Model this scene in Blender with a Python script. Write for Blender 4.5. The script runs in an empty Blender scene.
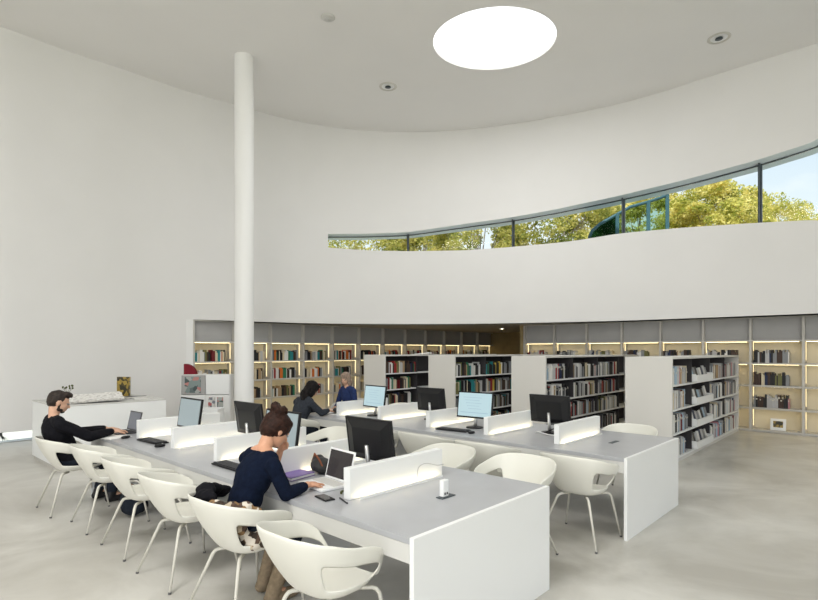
import bpy, bmesh, math, random
from mathutils import Vector, Matrix, Quaternion
import numpy as np
SC = bpy.context.scene
COL = SC.collection
PI = math.pi
R = math.radians
rnd = random.Random(7)
# ------------------------------------------------------------------ camera
EYE = 1.71
F = 528.0
HOR = 350.5
cam_d = bpy.data.cameras.new('camera'); cam = bpy.data.objects.new('camera', cam_d); COL.objects.link(cam)
cam.location = (0, 0, EYE); cam.rotation_euler = (PI/2, 0, 0)
cam_d.sensor_width = 36; cam_d.lens = F/818*36; cam_d.shift_y = (HOR-300)/818
cam_d.clip_end = 300
SC.camera = cam
SC.view_settings.view_transform = 'Standard'; SC.view_settings.look = 'None'
SC.view_settings.gamma = 1; SC.view_settings.use_curve_mapping = False
SC.view_settings.exposure = 0.24
# ------------------------------------------------------------------ world
W = bpy.data.worlds.new('sky'); SC.world = W; W.use_nodes = True
nt = W.node_tree; nt.nodes.clear()
def N(t, **k):
    n = nt.nodes.new(t)
    for a, b in k.items(): setattr(n, a, b)
    return n
wo = N('ShaderNodeOutputWorld'); bg = N('ShaderNodeBackground'); bg.inputs[1].default_value = 0.95
tc = N('ShaderNodeTexCoord'); sx = N('ShaderNodeSeparateXYZ'); nt.links.new(tc.outputs['Generated'], sx.inputs[0])
rp = N('ShaderNodeValToRGB'); nt.links.new(sx.outputs[2], rp.inputs[0])
rp.color_ramp.elements[0].position = 0.0; rp.color_ramp.elements[0].color = (.90, .93, .96, 1)
rp.color_ramp.elements[1].position = 0.55; rp.color_ramp.elements[1].color = (.36, .57, .86, 1)
e = rp.color_ramp.elements.new(.22); e.color = (.82, .89, .96, 1)
nz = N('ShaderNodeTexNoise'); nz.inputs['Scale'].default_value = 5; nz.inputs['Detail'].default_value = 5
mp = N('ShaderNodeMapping'); mp.inputs['Scale'].default_value = (1, 1, 2.4)
nt.links.new(tc.outputs['Generated'], mp.inputs[0]); nt.links.new(mp.outputs[0], nz.inputs[0])
cr = N('ShaderNodeValToRGB'); cr.color_ramp.elements[0].position = .45; cr.color_ramp.elements[1].position = .68
nt.links.new(nz.outputs[0], cr.inputs[0])
mx = N('ShaderNodeMixRGB'); mx.inputs[2].default_value = (.97, .98, 1, 1)
nt.links.new(cr.outputs[0], mx.inputs[0]); nt.links.new(rp.outputs[0], mx.inputs[1])
nt.links.new(mx.outputs[0], bg.inputs[0]); nt.links.new(bg.outputs[0], wo.inputs[0])
# ------------------------------------------------------------------ sun and daylight through the glazed front behind the camera
sd = bpy.data.lights.new('sun', 'SUN'); sd.energy = 5.2; sd.angle = R(1.0); sd.color = (1, .95, .86)
so = bpy.data.objects.new('sun', sd); COL.objects.link(so)
so.rotation_euler = (R(42), 0, R(-35))        # high, from behind and to the left of the camera
def area(name, loc, target, sx_, sy_, power, col):
    l = bpy.data.lights.new(name, 'AREA'); l.shape = 'RECTANGLE'; l.size = sx_; l.size_y = sy_; l.energy = power; l.color = col
    o = bpy.data.objects.new(name, l); COL.objects.link(o); o.location = loc
    d = Vector(target)-Vector(loc); o.rotation_euler = d.to_track_quat('-Z', 'Y').to_euler()
    return o
area('daylight_front', (-3.0, -7.2, 3.6), (-.5, 8, 4.3), 15, 6.5, 520, (1.0, .985, .96))
area('daylight_skylight', (1.62, 10.15, 7.55), (1.62, 10.15, 0), 1.9, 1.8, 105, (1, 1, 1))
area('overhead_fill_rear', (-2.6, 0.5, 7.5), (-2.6, .5, 0), 2.2, 2.2, 260, (1, .99, .97))   # added fill above the camera, no skylight is built there
# ------------------------------------------------------------------ materials
def mat(name, col, rough=.5, spec=.5, var=0.0, scale=8, bump=0.0, metal=0.0, emit=None, estr=0, coat=0.0):
    m = bpy.data.materials.new(name); m.use_nodes = True; t = m.node_tree
    b = t.nodes['Principled BSDF']; c = (*col, 1)
    b.inputs['Base Color'].default_value = c; b.inputs['Roughness'].default_value = rough
    b.inputs['Specular IOR Level'].default_value = spec; b.inputs['Metallic'].default_value = metal
    b.inputs['Coat Weight'].default_value = coat
    if emit: b.inputs['Emission Color'].default_value = (*emit, 1); b.inputs['Emission Strength'].default_value = estr
    if var or bump:
        n = t.nodes.new('ShaderNodeTexNoise'); n.inputs['Scale'].default_value = scale; n.inputs['Detail'].default_value = 5
        co = t.nodes.new('ShaderNodeTexCoord'); t.links.new(co.outputs['Object'], n.inputs[0])
    if var:
        r = t.nodes.new('ShaderNodeValToRGB'); r.color_ramp.elements[0].position = .3; r.color_ramp.elements[1].position = .7
        r.color_ramp.elements[0].color = (*[max(0, x*(1-var)) for x in col], 1)
        r.color_ramp.elements[1].color = (*[min(1, x*(1+var)) for x in col], 1)
        t.links.new(n.outputs[0], r.inputs[0]); t.links.new(r.outputs[0], b.inputs['Base Color'])
    if bump:
        bp = t.nodes.new('ShaderNodeBump'); bp.inputs['Strength'].default_value = bump; bp.inputs['Distance'].default_value = .01
        t.links.new(n.outputs[0], bp.inputs['Height']); t.links.new(bp.outputs[0], b.inputs['Normal'])
    return m
def vor_mat(name, cols, scale, rough=.9, rnd_=1):
    m = bpy.data.materials.new(name); m.use_nodes = True; t = m.node_tree; b = t.nodes['Principled BSDF']
    b.inputs['Roughness'].default_value = rough
    v = t.nodes.new('ShaderNodeTexVoronoi'); v.inputs['Scale'].default_value = scale; v.inputs['Randomness'].default_value = rnd_
    co = t.nodes.new('ShaderNodeTexCoord'); t.links.new(co.outputs['Object'], v.inputs[0])
    s = t.nodes.new('ShaderNodeSeparateColor'); t.links.new(v.outputs['Color'], s.inputs[0])
    r = t.nodes.new('ShaderNodeValToRGB'); r.color_ramp.interpolation = 'CONSTANT'
    while len(r.color_ramp.elements) < len(cols): r.color_ramp.elements.new(.5)
    for i, c in enumerate(cols):
        r.color_ramp.elements[i].position = i/len(cols); r.color_ramp.elements[i].color = (*c, 1)
    t.links.new(s.outputs[0], r.inputs[0]); t.links.new(r.outputs[0], b.inputs['Base Color'])
    return m
M = {}
M['wall'] = mat('white_plaster', (.79, .783, .772), .75, .3, .012, 1.2, .02)
M['ceil'] = mat('ceiling_plaster', (.88, .868, .85), .8, .2, .01, 1.0)
M['column'] = mat('white_paint', (.88, .88, .87), .45, .4)
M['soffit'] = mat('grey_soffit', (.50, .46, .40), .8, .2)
M['reveal'] = mat('sky_tinted_soffit', (.72, .80, .84), .35, .5)  # blue of the reflected sky put into the base colour
M['wood'] = mat('brown_wall_finish', (.34, .26, .13), .7, .3, .15, 3)
M['white'] = mat('white_lacquer', (.86, .87, .865), .35, .45)
M['whitem'] = mat('white_matt_board', (.82, .82, .81), .55, .35)
M['grey_top'] = mat('pale_grey_laminate', (.42, .427, .45), .28, .5, .04, 5)
M['apron'] = mat('grey_white_board', (.64, .635, .61), .5, .4)
M['gpanel'] = mat('grey_panel', (.42, .415, .41), .6, .3, .03, 4)
M['gshelf'] = mat('grey_shelf_board', (.56, .54, .50), .5, .4)
M['cream_back'] = mat('cream_back_panel', (.70, .64, .50), .6, .3)
M['gondola'] = mat('warm_white_side_panel', (.72, .705, .67), .5, .4)
M['dark_back'] = mat('dark_grey_back', (.055, .052, .055), .7, .2)
M['led'] = mat('warm_led', (.9, .8, .6), .5, .3, emit=(1.0, .80, .42), estr=1.4)
M['led_bar'] = mat('warm_led_bar', (.9, .8, .6), .5, .3, emit=(1.0, .80, .42), estr=5.5)
M['led2'] = mat('soft_led', (.9, .85, .7), .5, .3, emit=(1.0, .86, .56), estr=10)
M['chair'] = mat('cream_white_plastic', (.80, .79, .72), .4, .45)
M['chair_leg'] = mat('cream_painted_steel', (.66, .64, .57), .35, .5)
M['rubber'] = mat('dark_rubber', (.12, .12, .12), .7, .3)
M['black'] = mat('black_plastic', (.011, .011, .012), .42, .3)
M['blackm'] = mat('black_matt_plastic', (.03, .03, .03), .6, .3)
M['keys'] = mat('black_keys', (.04, .04, .045), .55, .3)
M['silver'] = mat('silver_metal', (.6, .6, .6), .3, .5, metal=.8)
M['dark_metal'] = mat('dark_frame_metal', (.035, .05, .06), .4, .5)
M['screen'] = mat('screen_pale_blue', (.1, .15, .17), .2, .4, emit=(.50, .66, .70), estr=.72)
M['screen_grey'] = mat('screen_dim_grey', (.13, .16, .17), .15, .5, emit=(.42, .50, .52), estr=.42)
M['screen_line'] = mat('screen_line_blue', (.1, .1, .1), .3, .3, emit=(.25, .45, .60), estr=.7)
M['screen_off'] = mat('dark_screen', (.022, .016, .018), .12, .6)
M['skin'] = mat('skin', (.62, .33, .21), .5, .35, .06, 30)
M['skin2'] = mat('skin_light', (.66, .40, .28), .5, .35, .06, 30)
M['navy'] = mat('navy_knit', (.004, .008, .022), .95, .15, .25, 40, .25)
M['blackknit'] = mat('black_knit', (.009, .009, .012), .95, .15, .2, 40, .2)
M['greyjacket'] = mat('charcoal_wool', (.035, .04, .05), .95, .15, .2, 40, .2)
M['bluetop'] = mat('blue_cotton', (.02, .035, .11), .9, .2, .15, 30, .2)
M['jean'] = mat('dark_denim', (.015, .02, .03), .9, .2, .2, 60, .1)
M['fawn'] = mat('fawn_suede', (.24, .185, .125), .95, .1, .2, 30, .2)
M['shoe'] = mat('black_shoe', (.01, .01, .012), .5, .4)
M['hair_r'] = mat('auburn_hair', (.026, .009, .005), .65, .25, .5, 45, .6)
M['hair_b'] = mat('black_brown_hair', (.008, .006, .006), .7, .2, .4, 45, .6)
M['hair_m'] = mat('dark_brown_hair', (.022, .013, .01), .6, .4, .4, 60, .6)
M['hair_f'] = mat('light_brown_hair', (.30, .22, .17), .7, .3, .3, 45, .4)
M['eye'] = mat('eye_white', (.30, .25, .22), .2, .5)
M['leopard'] = vor_mat('mottled_brown_cloth', [(.55, .46, .34), (.05, .035, .025), (.28, .17, .08), (.70, .64, .55), (.10, .06, .04)], 26)
M['paper'] = mat('white_paper', (.84, .84, .82), .7, .2)
M['paper2'] = mat('off_white_paper', (.68, .67, .64), .7, .2)
M['newsprint'] = vor_mat('printed_page', [(.80, .79, .76), (.70, .69, .66), (.82, .81, .78), (.60, .58, .56), (.78, .77, .74)], 34, .7)
M['purple'] = mat('purple_cover', (.22, .15, .40), .5, .4)
M['gold'] = vor_mat('gold_black_print', [(.30, .21, .04), (.03, .025, .01), (.38, .27, .05), (.08, .06, .02)], 18, .45)
M['red'] = mat('red_felt', (.20, .008, .02), .7, .3)
M['poster'] = vor_mat('poster_print', [(.12, .16, .16), (.40, .42, .40), (.06, .09, .09), (.50, .22, .20), (.22, .28, .27)], 11, .4)
M['cover'] = vor_mat('magazine_print', [(.55, .52, .50), (.05, .05, .06), (.45, .12, .12), (.70, .70, .68), (.20, .22, .25)], 16, .4)
M['greencord'] = mat('olive_cloth', (.10, .11, .05), .8, .2)
M['rust'] = mat('rust_cloth', (.22, .08, .04), .8, .2)
M['gravel'] = mat('pale_gravel', (.62, .60, .56), .9, .2, .25, 30)
M['bark'] = mat('pale_bark', (.30, .26, .21), .9, .2, .4, 6, .3)
M['brass'] = mat('satin_ring', (.62, .60, .55), .3, .5, metal=.5)
M['lampglow'] = mat('lamp_glow', (.9, .85, .7), .5, .3, emit=(1, .9, .7), estr=5)
def floor_mat():
    m = bpy.data.materials.new('polished_concrete'); m.use_nodes = True; t = m.node_tree; b = t.nodes['Principled BSDF']
    co = t.nodes.new('ShaderNodeTexCoord')
    n = t.nodes.new('ShaderNodeTexNoise'); n.inputs['Scale'].default_value = .9; n.inputs['Detail'].default_value = 7; n.inputs['Roughness'].default_value = .6; n.inputs['Distortion'].default_value = .6
    t.links.new(co.outputs['Object'], n.inputs[0])
    r = t.nodes.new('ShaderNodeValToRGB'); r.color_ramp.elements[0].position = .34; r.color_ramp.elements[1].position = .66
    r.color_ramp.elements[0].color = (.44, .42, .375, 1); r.color_ramp.elements[1].color = (.66, .645, .60, 1)
    t.links.new(n.outputs[0], r.inputs[0]); t.links.new(r.outputs[0], b.inputs['Base Color'])
    r2 = t.nodes.new('ShaderNodeMapRange'); r2.inputs[3].default_value = .24; r2.inputs[4].default_value = .42
    t.links.new(n.outputs[0], r2.inputs[0]); t.links.new(r2.outputs[0], b.inputs['Roughness'])
    b.inputs['Specular IOR Level'].default_value = .42
    return m
M['floor'] = floor_mat()
def glass_mat(name, tint, refl=.08, rough=0.0):
    m = bpy.data.materials.new(name); m.use_nodes = True; t = m.node_tree; t.nodes.clear()
    o = t.nodes.new('ShaderNodeOutputMaterial'); tr = t.nodes.new('ShaderNodeBsdfTransparent'); tr.inputs[0].default_value = (*tint, 1)
    g = t.nodes.new('ShaderNodeBsdfGlossy'); g.inputs['Roughness'].default_value = .02
    fr = t.nodes.new('ShaderNodeFresnel'); fr.inputs[0].default_value = 1.10
    mx_ = t.nodes.new('ShaderNodeMixShader'); t.links.new(fr.outputs[0], mx_.inputs[0]); t.links.new(tr.outputs[0], mx_.inputs[1]); t.links.new(g.outputs[0], mx_.inputs[2])
    t.links.new(mx_.outputs[0], o.inputs[0]); return m
M['glass'] = glass_mat('clear_glass', (.95, .98, .97))
M['teal_glass'] = glass_mat('teal_glass', (.66, .79, .73))
M['teal_dark'] = glass_mat('dark_teal_glass', (.16, .33, .34))
def leaf_mat(name, c1, c2, c3):
    m = bpy.data.materials.new(name); m.use_nodes = True; t = m.node_tree; b = t.nodes['Principled BSDF']
    co = t.nodes.new('ShaderNodeTexCoord'); n = t.nodes.new('ShaderNodeTexNoise'); n.inputs['Scale'].default_value = 1.6; n.inputs['Detail'].default_value = 6
    t.links.new(co.outputs['Object'], n.inputs[0])
    r = t.nodes.new('ShaderNodeValToRGB'); r.color_ramp.elements[0].position = .38; r.color_ramp.elements[1].position = .64
    r.color_ramp.elements[0].color = (*c1, 1); r.color_ramp.elements[1].color = (*c3, 1)
    e_ = r.color_ramp.elements.new(.5); e_.color = (*c2, 1)
    t.links.new(n.outputs[0], r.inputs[0]); t.links.new(r.outputs[0], b.inputs['Base Color'])
    b.inputs['Roughness'].default_value = .6
    tl = t.nodes.new('ShaderNodeBsdfTranslucent'); t.links.new(r.outputs[0], tl.inputs[0])
    mx_ = t.nodes.new('ShaderNodeMixShader'); mx_.inputs[0].default_value = .5
    o = t.nodes['Material Output']; t.links.new(b.outputs[0], mx_.inputs[1]); t.links.new(tl.outputs[0], mx_.inputs[2]); t.links.new(mx_.outputs[0], o.inputs[0])
    return m
M['leaf_gold'] = leaf_mat('golden_green_leaves', (.34, .37, .06), (.66, .60, .15), (.90, .80, .34))
M['leaf_olive'] = leaf_mat('olive_leaves', (.20, .24, .05), (.48, .45, .10), (.76, .66, .24))
# ------------------------------------------------------------------ mesh helpers
class MB:
    def __init__(s): s.v = []; s.f = []; s.m = []; s.sm = []
    def add(s, vs, fs, mi=0, smooth=False):
        o = len(s.v); s.v += [tuple(p) for p in vs]; s.f += [tuple(i+o for i in f) for f in fs]
        s.m += [mi]*len(fs); s.sm += [smooth]*len(fs); return s
    def box(s, x0, x1, y0, y1, z0, z1, mi=0, T=None):
        vs = [Vector((x, y, z)) for z in (z0, z1) for y in (y0, y1) for x in (x0, x1)]
        if T is not None: vs = [T @ v for v in vs]
        return s.add(vs, [(0, 2, 3, 1), (4, 5, 7, 6), (0, 1, 5, 4), (2, 6, 7, 3), (0, 4, 6, 2), (1, 3, 7, 5)], mi)
    def prism(s, pts, z0, z1, mi=0, T=None):
        n = len(pts); vs = [Vector((x, y, z0)) for x, y in pts]+[Vector((x, y, z1)) for x, y in pts]
        if T is not None: vs = [T @ v for v in vs]
        return s.add(vs, [tuple(range(n-1, -1, -1)), tuple(range(n, 2*n))]+[(i, (i+1) % n, n+(i+1) % n, n+i) for i in range(n)], mi)
    def tube(s, pts, rs, seg=10, mi=0, cap=True, smooth=True):
        pts = [Vector(p) for p in pts]; n = len(pts)
        if not hasattr(rs, '__len__'): rs = [rs]*n
        vs = []; up = None
        for i, p in enumerate(pts):
            d = (pts[min(i+1, n-1)]-pts[max(i-1, 0)]).normalized()
            if up is None: up = Vector((0, 0, 1)) if abs(d.z) < .9 else Vector((1, 0, 0))
            a = d.cross(up).normalized(); b = a.cross(d).normalized(); up = b
            vs += [p+(a*math.cos(t)+b*math.sin(t))*rs[i] for t in [2*PI*k/seg for k in range(seg)]]
        fs = [(i*seg+k, i*seg+(k+1) % seg, (i+1)*seg+(k+1) % seg, (i+1)*seg+k) for i in range(n-1) for k in range(seg)]
        s.add(vs, fs, mi, smooth)
        if cap:
            o = len(s.v)-len(vs)
            s.f.append(tuple(o+k for k in range(seg-1, -1, -1))); s.f.append(tuple(o+(n-1)*seg+k for k in range(seg))); s.m += [mi, mi]; s.sm += [False, False]
        return s
    def lathe(s, prof, seg=24, mi=0, c=(0, 0), smooth=True):
        vs = [(c[0]+r*math.cos(2*PI*k/seg), c[1]+r*math.sin(2*PI*k/seg), z) for r, z in prof for k in range(seg)]
        n = len(prof)
        return s.add(vs, [(i*seg+k, i*seg+(k+1) % seg, (i+1)*seg+(k+1) % seg, (i+1)*seg+k) for i in range(n-1) for k in range(seg)], mi, smooth)
    def ball(s, c, r, T=None, mi=0, seg=16, rings=10):
        """ellipsoid; r = number or 3 radii, T = 3x3 rotation"""
        if not hasattr(r, '__len__'): r = (r, r, r)
        c = Vector(c); vs = []
        for i in range(1, rings):
            th = PI*i/rings
            for k in range(seg):
                p = Vector((r[0]*math.sin(th)*math.cos(2*PI*k/seg), r[1]*math.sin(th)*math.sin(2*PI*k/seg), r[2]*math.cos(th)))
                vs.append(c+(T @ p if T is not None else p))
        a = Vector((0, 0, r[2])); b = -a
        vs.append(c+(T @ a if T is not None else a)); vs.append(c+(T @ b if T is not None else b))
        t = len(vs)-2
        fs = [(i*seg+k, (i+1)*seg+k, (i+1)*seg+(k+1) % seg, i*seg+(k+1) % seg) for i in range(rings-2) for k in range(seg)]
        fs += [(t, k, (k+1) % seg) for k in range(seg)]+[(t+1, (rings-2)*seg+(k+1) % seg, (rings-2)*seg+k) for k in range(seg)]
        return s.add(vs, fs, mi, True)
    def cap(s, p0, r0, p1, r1, mi=0):
        p0 = Vector(p0); p1 = Vector(p1)
        s.tube([p0, p1], [r0, r1], 14, mi); s.ball(p0, r0, None, mi, 14, 8); s.ball(p1, r1, None, mi, 14, 8); return s
    def limb(s, pts, rs):
        for i in range(len(pts)-1): s.cap(pts[i], rs[i], pts[i+1], rs[i+1])
        return s
    def build(s, name, mats, parent=None, bevel=0, subsurf=0):
        me = bpy.data.meshes.new(name); me.from_pydata(s.v, [], s.f); me.update()
        if not isinstance(mats, (list, tuple)): mats = [mats]
        for m in mats: me.materials.append(m)
        me.polygons.foreach_set('material_index', s.m); me.polygons.foreach_set('use_smooth', s.sm)
        o = bpy.data.objects.new(name, me); COL.objects.link(o)
        if parent: o.parent = parent
        if bevel:
            b = o.modifiers.new('bevel', 'BEVEL'); b.width = bevel; b.segments = 2; b.limit_method = 'ANGLE'
        if subsurf:
            b = o.modifiers.new('subsurf', 'SUBSURF'); b.levels = subsurf; b.render_levels = subsurf
        return o
def organic(name, mb, m, parent, voxel=.008, smooth=4, noise=None):
    """union of rounded pieces grown into one continuous surface"""
    me = bpy.data.meshes.new('tmp'); me.from_pydata(mb.v, [], mb.f); me.update()
    o = bpy.data.objects.new('tmp', me); COL.objects.link(o)
    r = o.modifiers.new('r', 'REMESH'); r.mode = 'VOXEL'; r.voxel_size = voxel
    if smooth:
        s = o.modifiers.new('s', 'SMOOTH'); s.factor = .5; s.iterations = smooth
    dg = bpy.context.evaluated_depsgraph_get(); dg.update()
    m2 = bpy.data.meshes.new_from_object(o.evaluated_get(dg))
    bpy.data.objects.remove(o); bpy.data.meshes.remove(me)
    m2.name = name; m2.materials.clear(); m2.materials.append(m)
    m2.polygons.foreach_set('use_smooth', [True]*len(m2.polygons))
    if noise:
        amp, sc = noise
        from mathutils import noise as nz_
        for v in m2.vertices:
            v.co += v.normal*amp*(nz_.noise(v.co*sc)+.6*nz_.noise(v.co*sc*2.3))
    ob = bpy.data.objects.new(name, m2); COL.objects.link(ob)
    if parent: ob.parent = parent
    return ob
def thing(name, label, cat, loc=(0, 0, 0), rz=0, group=None):
    o = bpy.data.objects.new(name, None); COL.objects.link(o); o.location = loc; o.rotation_euler = (0, 0, rz)
    o.empty_display_size = .1
    return tag(o, label, cat, group)
def tag(o, label, cat, group=None, kind=None):
    o['label'] = label; o['category'] = cat
    if group: o['group'] = group
    if kind: o['kind'] = kind
    return o
def struct(o): o['kind'] = 'structure'; return o
def dup(root, loc=None, rz=None, label=None, group=None):
    r = root.copy(); COL.objects.link(r)
    if loc is not None: r.location = loc
    if rz is not None: r.rotation_euler = (0, 0, rz)
    if label: r['label'] = label
    if group: r['group'] = group
    for ch in list(root.children):
        c = ch.copy(); COL.objects.link(c); c.parent = r
        for g in list(ch.children):
            d = g.copy(); COL.objects.link(d); d.parent = c
    return r
# table frame: A runs across the tables to the far right, B runs along them to the far left
TA = math.atan2(.736, .677)
def P(a, b, z=0.0): return Vector((.024+.677*a-.736*b, 2.711+.736*a+.677*b, z))
ORD = ['first', 'second', 'third', 'fourth', 'fifth', 'sixth', 'seventh', 'eighth', 'ninth', 'tenth', 'eleventh', 'twelfth', 'thirteenth', 'fourteenth', 'fifteenth', 'sixteenth', 'seventeenth', 'eighteenth', 'nineteenth', 'twentieth', 'twenty-first', 'twenty-second', 'twenty-third', 'twenty-fourth', 'twenty-fifth', 'twenty-sixth', 'twenty-seventh', 'twenty-eighth', 'twenty-ninth', 'thirtieth'] + ['later']*30
# ------------------------------------------------------------------ the room shell
HC = 7.6
ceil_px = [(-60, 6), (0, 26), (32, 38), (73, 53), (124, 69.3), (187, 91.5), (234, 104.3), (260, 111.5), (299, 122), (357, 130.2), (410, 132.2), (474, 129.3), (553, 117.5), (640, 99), (718, 73.5), (818, 43), (868, 25)]
def at(px, z_rel_y, h):     # point on the plane of height h seen at row y
    d = F*(h-EYE)/(HOR-z_rel_y); return Vector(((px-409)/F*d, d))
wp = [at(x, y, HC) for x, y in ceil_px]
# continue the curve out of the frame on both sides of the room, towards the camera
wp = [Vector((-8.6, -7.6)), Vector((-9.2, -3.5)), Vector((-9.0, 2.2)), Vector((-8.5, 6.2))] + wp + [Vector((9.9, 7.0)), Vector((10.6, 3.0)), Vector((10.7, -2.5)), Vector((10.2, -7.6))]
def spline(ps, n):
    out = []
    for i in range(len(ps)-1):
        p0 = ps[max(i-1, 0)]; p1 = ps[i]; p2 = ps[i+1]; p3 = ps[min(i+2, len(ps)-1)]
        for k in range(n):
            t = k/n
            out.append(.5*((2*p1)+(p2-p0)*t+(2*p0-5*p1+4*p2-p3)*t*t+(3*p1-p0-3*p2+p3)*t**3))
    out.append(ps[-1]); return out
curve = spline(wp, 8)
# light smoothing so the plaster bends evenly
for _ in range(14):
    curve = [curve[0]]+[(curve[i-1]+curve[i]*2+curve[i+1])/4 for i in range(1, len(curve)-1)]+[curve[-1]]
def pxof(p): return 409+F*p.x/p.y if p.y > .5 else (-9999 if p.x < 0 else 9999)
def cut(px):                # curve point on the image column px, with its parameter
    for i in range(len(curve)-1):
        a, b = pxof(curve[i]), pxof(curve[i+1])
        if a <= px < b:
            lo, hi = 0., 1.
            for _ in range(30):
                m_ = (lo+hi)/2
                if pxof(curve[i].lerp(curve[i+1], m_)) < px: lo = m_
                else: hi = m_
            return i+lo
def seg(s0, s1):            # curve points between two parameters
    out = []
    def ev(s): i = min(int(s), len(curve)-2); return curve[i].lerp(curve[i+1], s-i)
    out.append(ev(s0)); i = int(math.floor(s0))+1
    while i < s1-1e-6: out.append(curve[i]) ; i += 1
    out.append(ev(s1)); return out
def interp(tab, x):
    if x <= tab[0][0]: return tab[0][1]
    for (a, b), (c, d) in zip(tab, tab[1:]):
        if x <= c: return b+(d-b)*(x-a)/(c-a)
    return tab[-1][1]
def offs(pts, w):
    out = []
    for i, p in enumerate(pts):
        d = (pts[min(i+1, len(pts)-1)]-pts[max(i-1, 0)]).normalized(); out.append(p+Vector((-d.y, d.x))*w)
    return out
TH = .40
SOF = 2.42
def row_h(y, p): return EYE+(HOR-y)*p.y/F
sill_tab = [(328, 247.5), (365, 250.3), (408, 251.2), (466, 250.3), (511, 247), (560, 242.5), (580, 240), (618, 233.5), (684, 227.5), (754, 223), (818, 219.6)]
head_tab = [(328, 234), (365, 233.8), (408, 232.3), (466, 223.7), (511, 217.5), (560, 208.5), (580, 204), (618, 196), (684, 180), (754, 161), (818, 140.5)]
def smooth_tab(tab, s0, s1, n=40):
    return tab
def hs(p, tab, fallback):
    x = pxof(p)
    if 326 <= x <= 822: return row_h(interp(tab, x), p)
    return fallback
def strip(mb, pts, lo, hi, th=TH, ends=(True, True)):
    out = offs(pts, th); n = len(pts)
    vi = lambda P_, H: [(p.x, p.y, h) for p, h in zip(P_, H)]
    def sheet(a, b, flip=False):
        vs = a+b; fs = [(i, i+1, n+i+1, n+i) for i in range(n-1)]
        if flip: fs = [f[::-1] for f in fs]
        mb.add(vs, fs, 0, True)
    il, ih, ol, oh = vi(pts, lo), vi(pts, hi), vi(out, lo), vi(out, hi)
    sheet(il, ih); sheet(ol, oh, True); sheet(ih, oh); sheet(ol, il)
    for k, e in ((0, ends[0]), (n-1, ends[1])):
        if e: mb.add([il[k], ih[k], oh[k], ol[k]], [(0, 1, 2, 3)])
sE = len(curve)-1
s_slot = cut(78); s_j = cut(186); s_w = cut(328)
g = MB(); pts = seg(0, s_slot); strip(g, pts, [.21]*len(pts), [HC]*len(pts))
pts = seg(s_slot, s_j); strip(g, pts, [0]*len(pts), [HC]*len(pts))
struct(g.build('wall_left', M['wall']))
g = MB(); pts = seg(s_j, s_w); strip(g, pts, [SOF]*len(pts), [HC]*len(pts), ends=(False, True))
struct(g.build('wall_back', M['wall']))
pts = seg(s_w, sE)
def densify(pts):
    out = []
    for a, b in zip(pts, pts[1:]): out += [a, a.lerp(b, .5)]
    return out+[pts[-1]]
pts = densify(pts)
sill = [hs(p, sill_tab, None) for p in pts]; head = [hs(p, head_tab, None) for p in pts]
sill = [h if h is not None else 4.15 for h in sill]; lasth = [h for h in head if h is not None][-1]; head = [h if h is not None else lasth+.12 for h in head]
def sm(h, it=6):
    for _ in range(it): h = [h[0]]+[(h[i-1]+2*h[i]+h[i+1])/4 for i in range(1, len(h)-1)]+[h[-1]]
    return h
sill = sm(sill); head = sm(head)
g = MB(); strip(g, pts, [SOF]*len(pts), sill, .5); struct(g.build('wall_back_lower', M['wall']))
g = MB(); strip(g, pts, head, [HC]*len(pts), .8)
nq = len(pts)-1; g.m = [1 if 2*nq <= i < 0 else m_ for i, m_ in enumerate(g.m)]
g.m = [(1 if 3*nq <= i < 4*nq else 0) for i in range(len(g.m))]
struct(g.build('wall_back_upper', [M['wall'], M['reveal']]))
winpts, winsill, winhead = pts, sill, head
# ceiling with the round skylight opening
SKC = Vector((1.62, 10.06)); SKR = 1.16; SKY_ = 1.02
g = MB(); K = 240; ring = []; outer = []
cpoly = offs(curve, .78)
def rayhit(c, d):
    best = 1e9
    for i in range(len(cpoly)):
        p, q_ = cpoly[i], cpoly[(i+1) % len(cpoly)]; e_ = q_-p; den = d.x*e_.y-d.y*e_.x
        if abs(den) < 1e-9: continue
        w_ = p-c; t_ = (w_.x*e_.y-w_.y*e_.x)/den; u_ = (w_.x*d.y-w_.y*d.x)/den
        if t_ > 0 and -1e-6 <= u_ <= 1+1e-6: best = min(best, t_)
    return best
for k in range(K):
    t = 2*PI*k/K; c, s_ = math.cos(t), math.sin(t); ring.append((SKC.x+SKR*c, SKC.y+SKY_*s_))
    r_ = rayhit(SKC, Vector((c, s_))); outer.append((SKC.x+c*r_, SKC.y+s_*r_))
for z, fl in ((HC, 1), (HC+.35, 0)):
    vs = [(x, y, z) for x, y in ring]+[(x, y, z) for x, y in outer]
    fs = [(k, (k+1) % K, K+(k+1) % K, K+k) for k in range(K)]
    g.add(vs, fs if fl else [f[::-1] for f in fs])
g.add([(x, y, HC) for x, y in ring]+[(x, y, HC+.35) for x, y in ring], [(k, K+k, K+(k+1) % K, (k+1) % K) for k in range(K)], 0, True)
struct(g.build('ceiling', M['ceil']))
M['skyglow'] = mat('skylight_diffuser', (.9, .9, .9), .5, .2, emit=(.97, .99, 1), estr=1.25)
g = MB(); g.prism([(SKC.x+(SKR-.004)*math.cos(2*PI*k/64), SKC.y+(SKY_-.004)*math.sin(2*PI*k/64)) for k in range(64)], HC+.05, HC+.10)
o = g.build('window_4', M['skyglow']); struct(o)
# floor
g = MB(); fl = [(p.x, p.y) for p in offs(curve, .1)]
g.box(-16, 16, -7.8, 30, -.04, 0)
fl_o = g.build('floor', M['floor'])
fp = offs(curve, .35)
# keep the floor inside the left wall line: the strip beyond is the gravel bed
g = MB(); left = [p for p in offs(seg(0, cut(186)), .38)]
poly = [(p.x, p.y) for p in left]+[(-7.0, 14.5), (-7.0, 26), (22, 26), (22, -7.8)]
g.prism(poly, -.06, 0); me_old = fl_o; bpy.data.objects.remove(me_old)
fl_o = g.build('floor', M['floor']); struct(fl_o)
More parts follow.
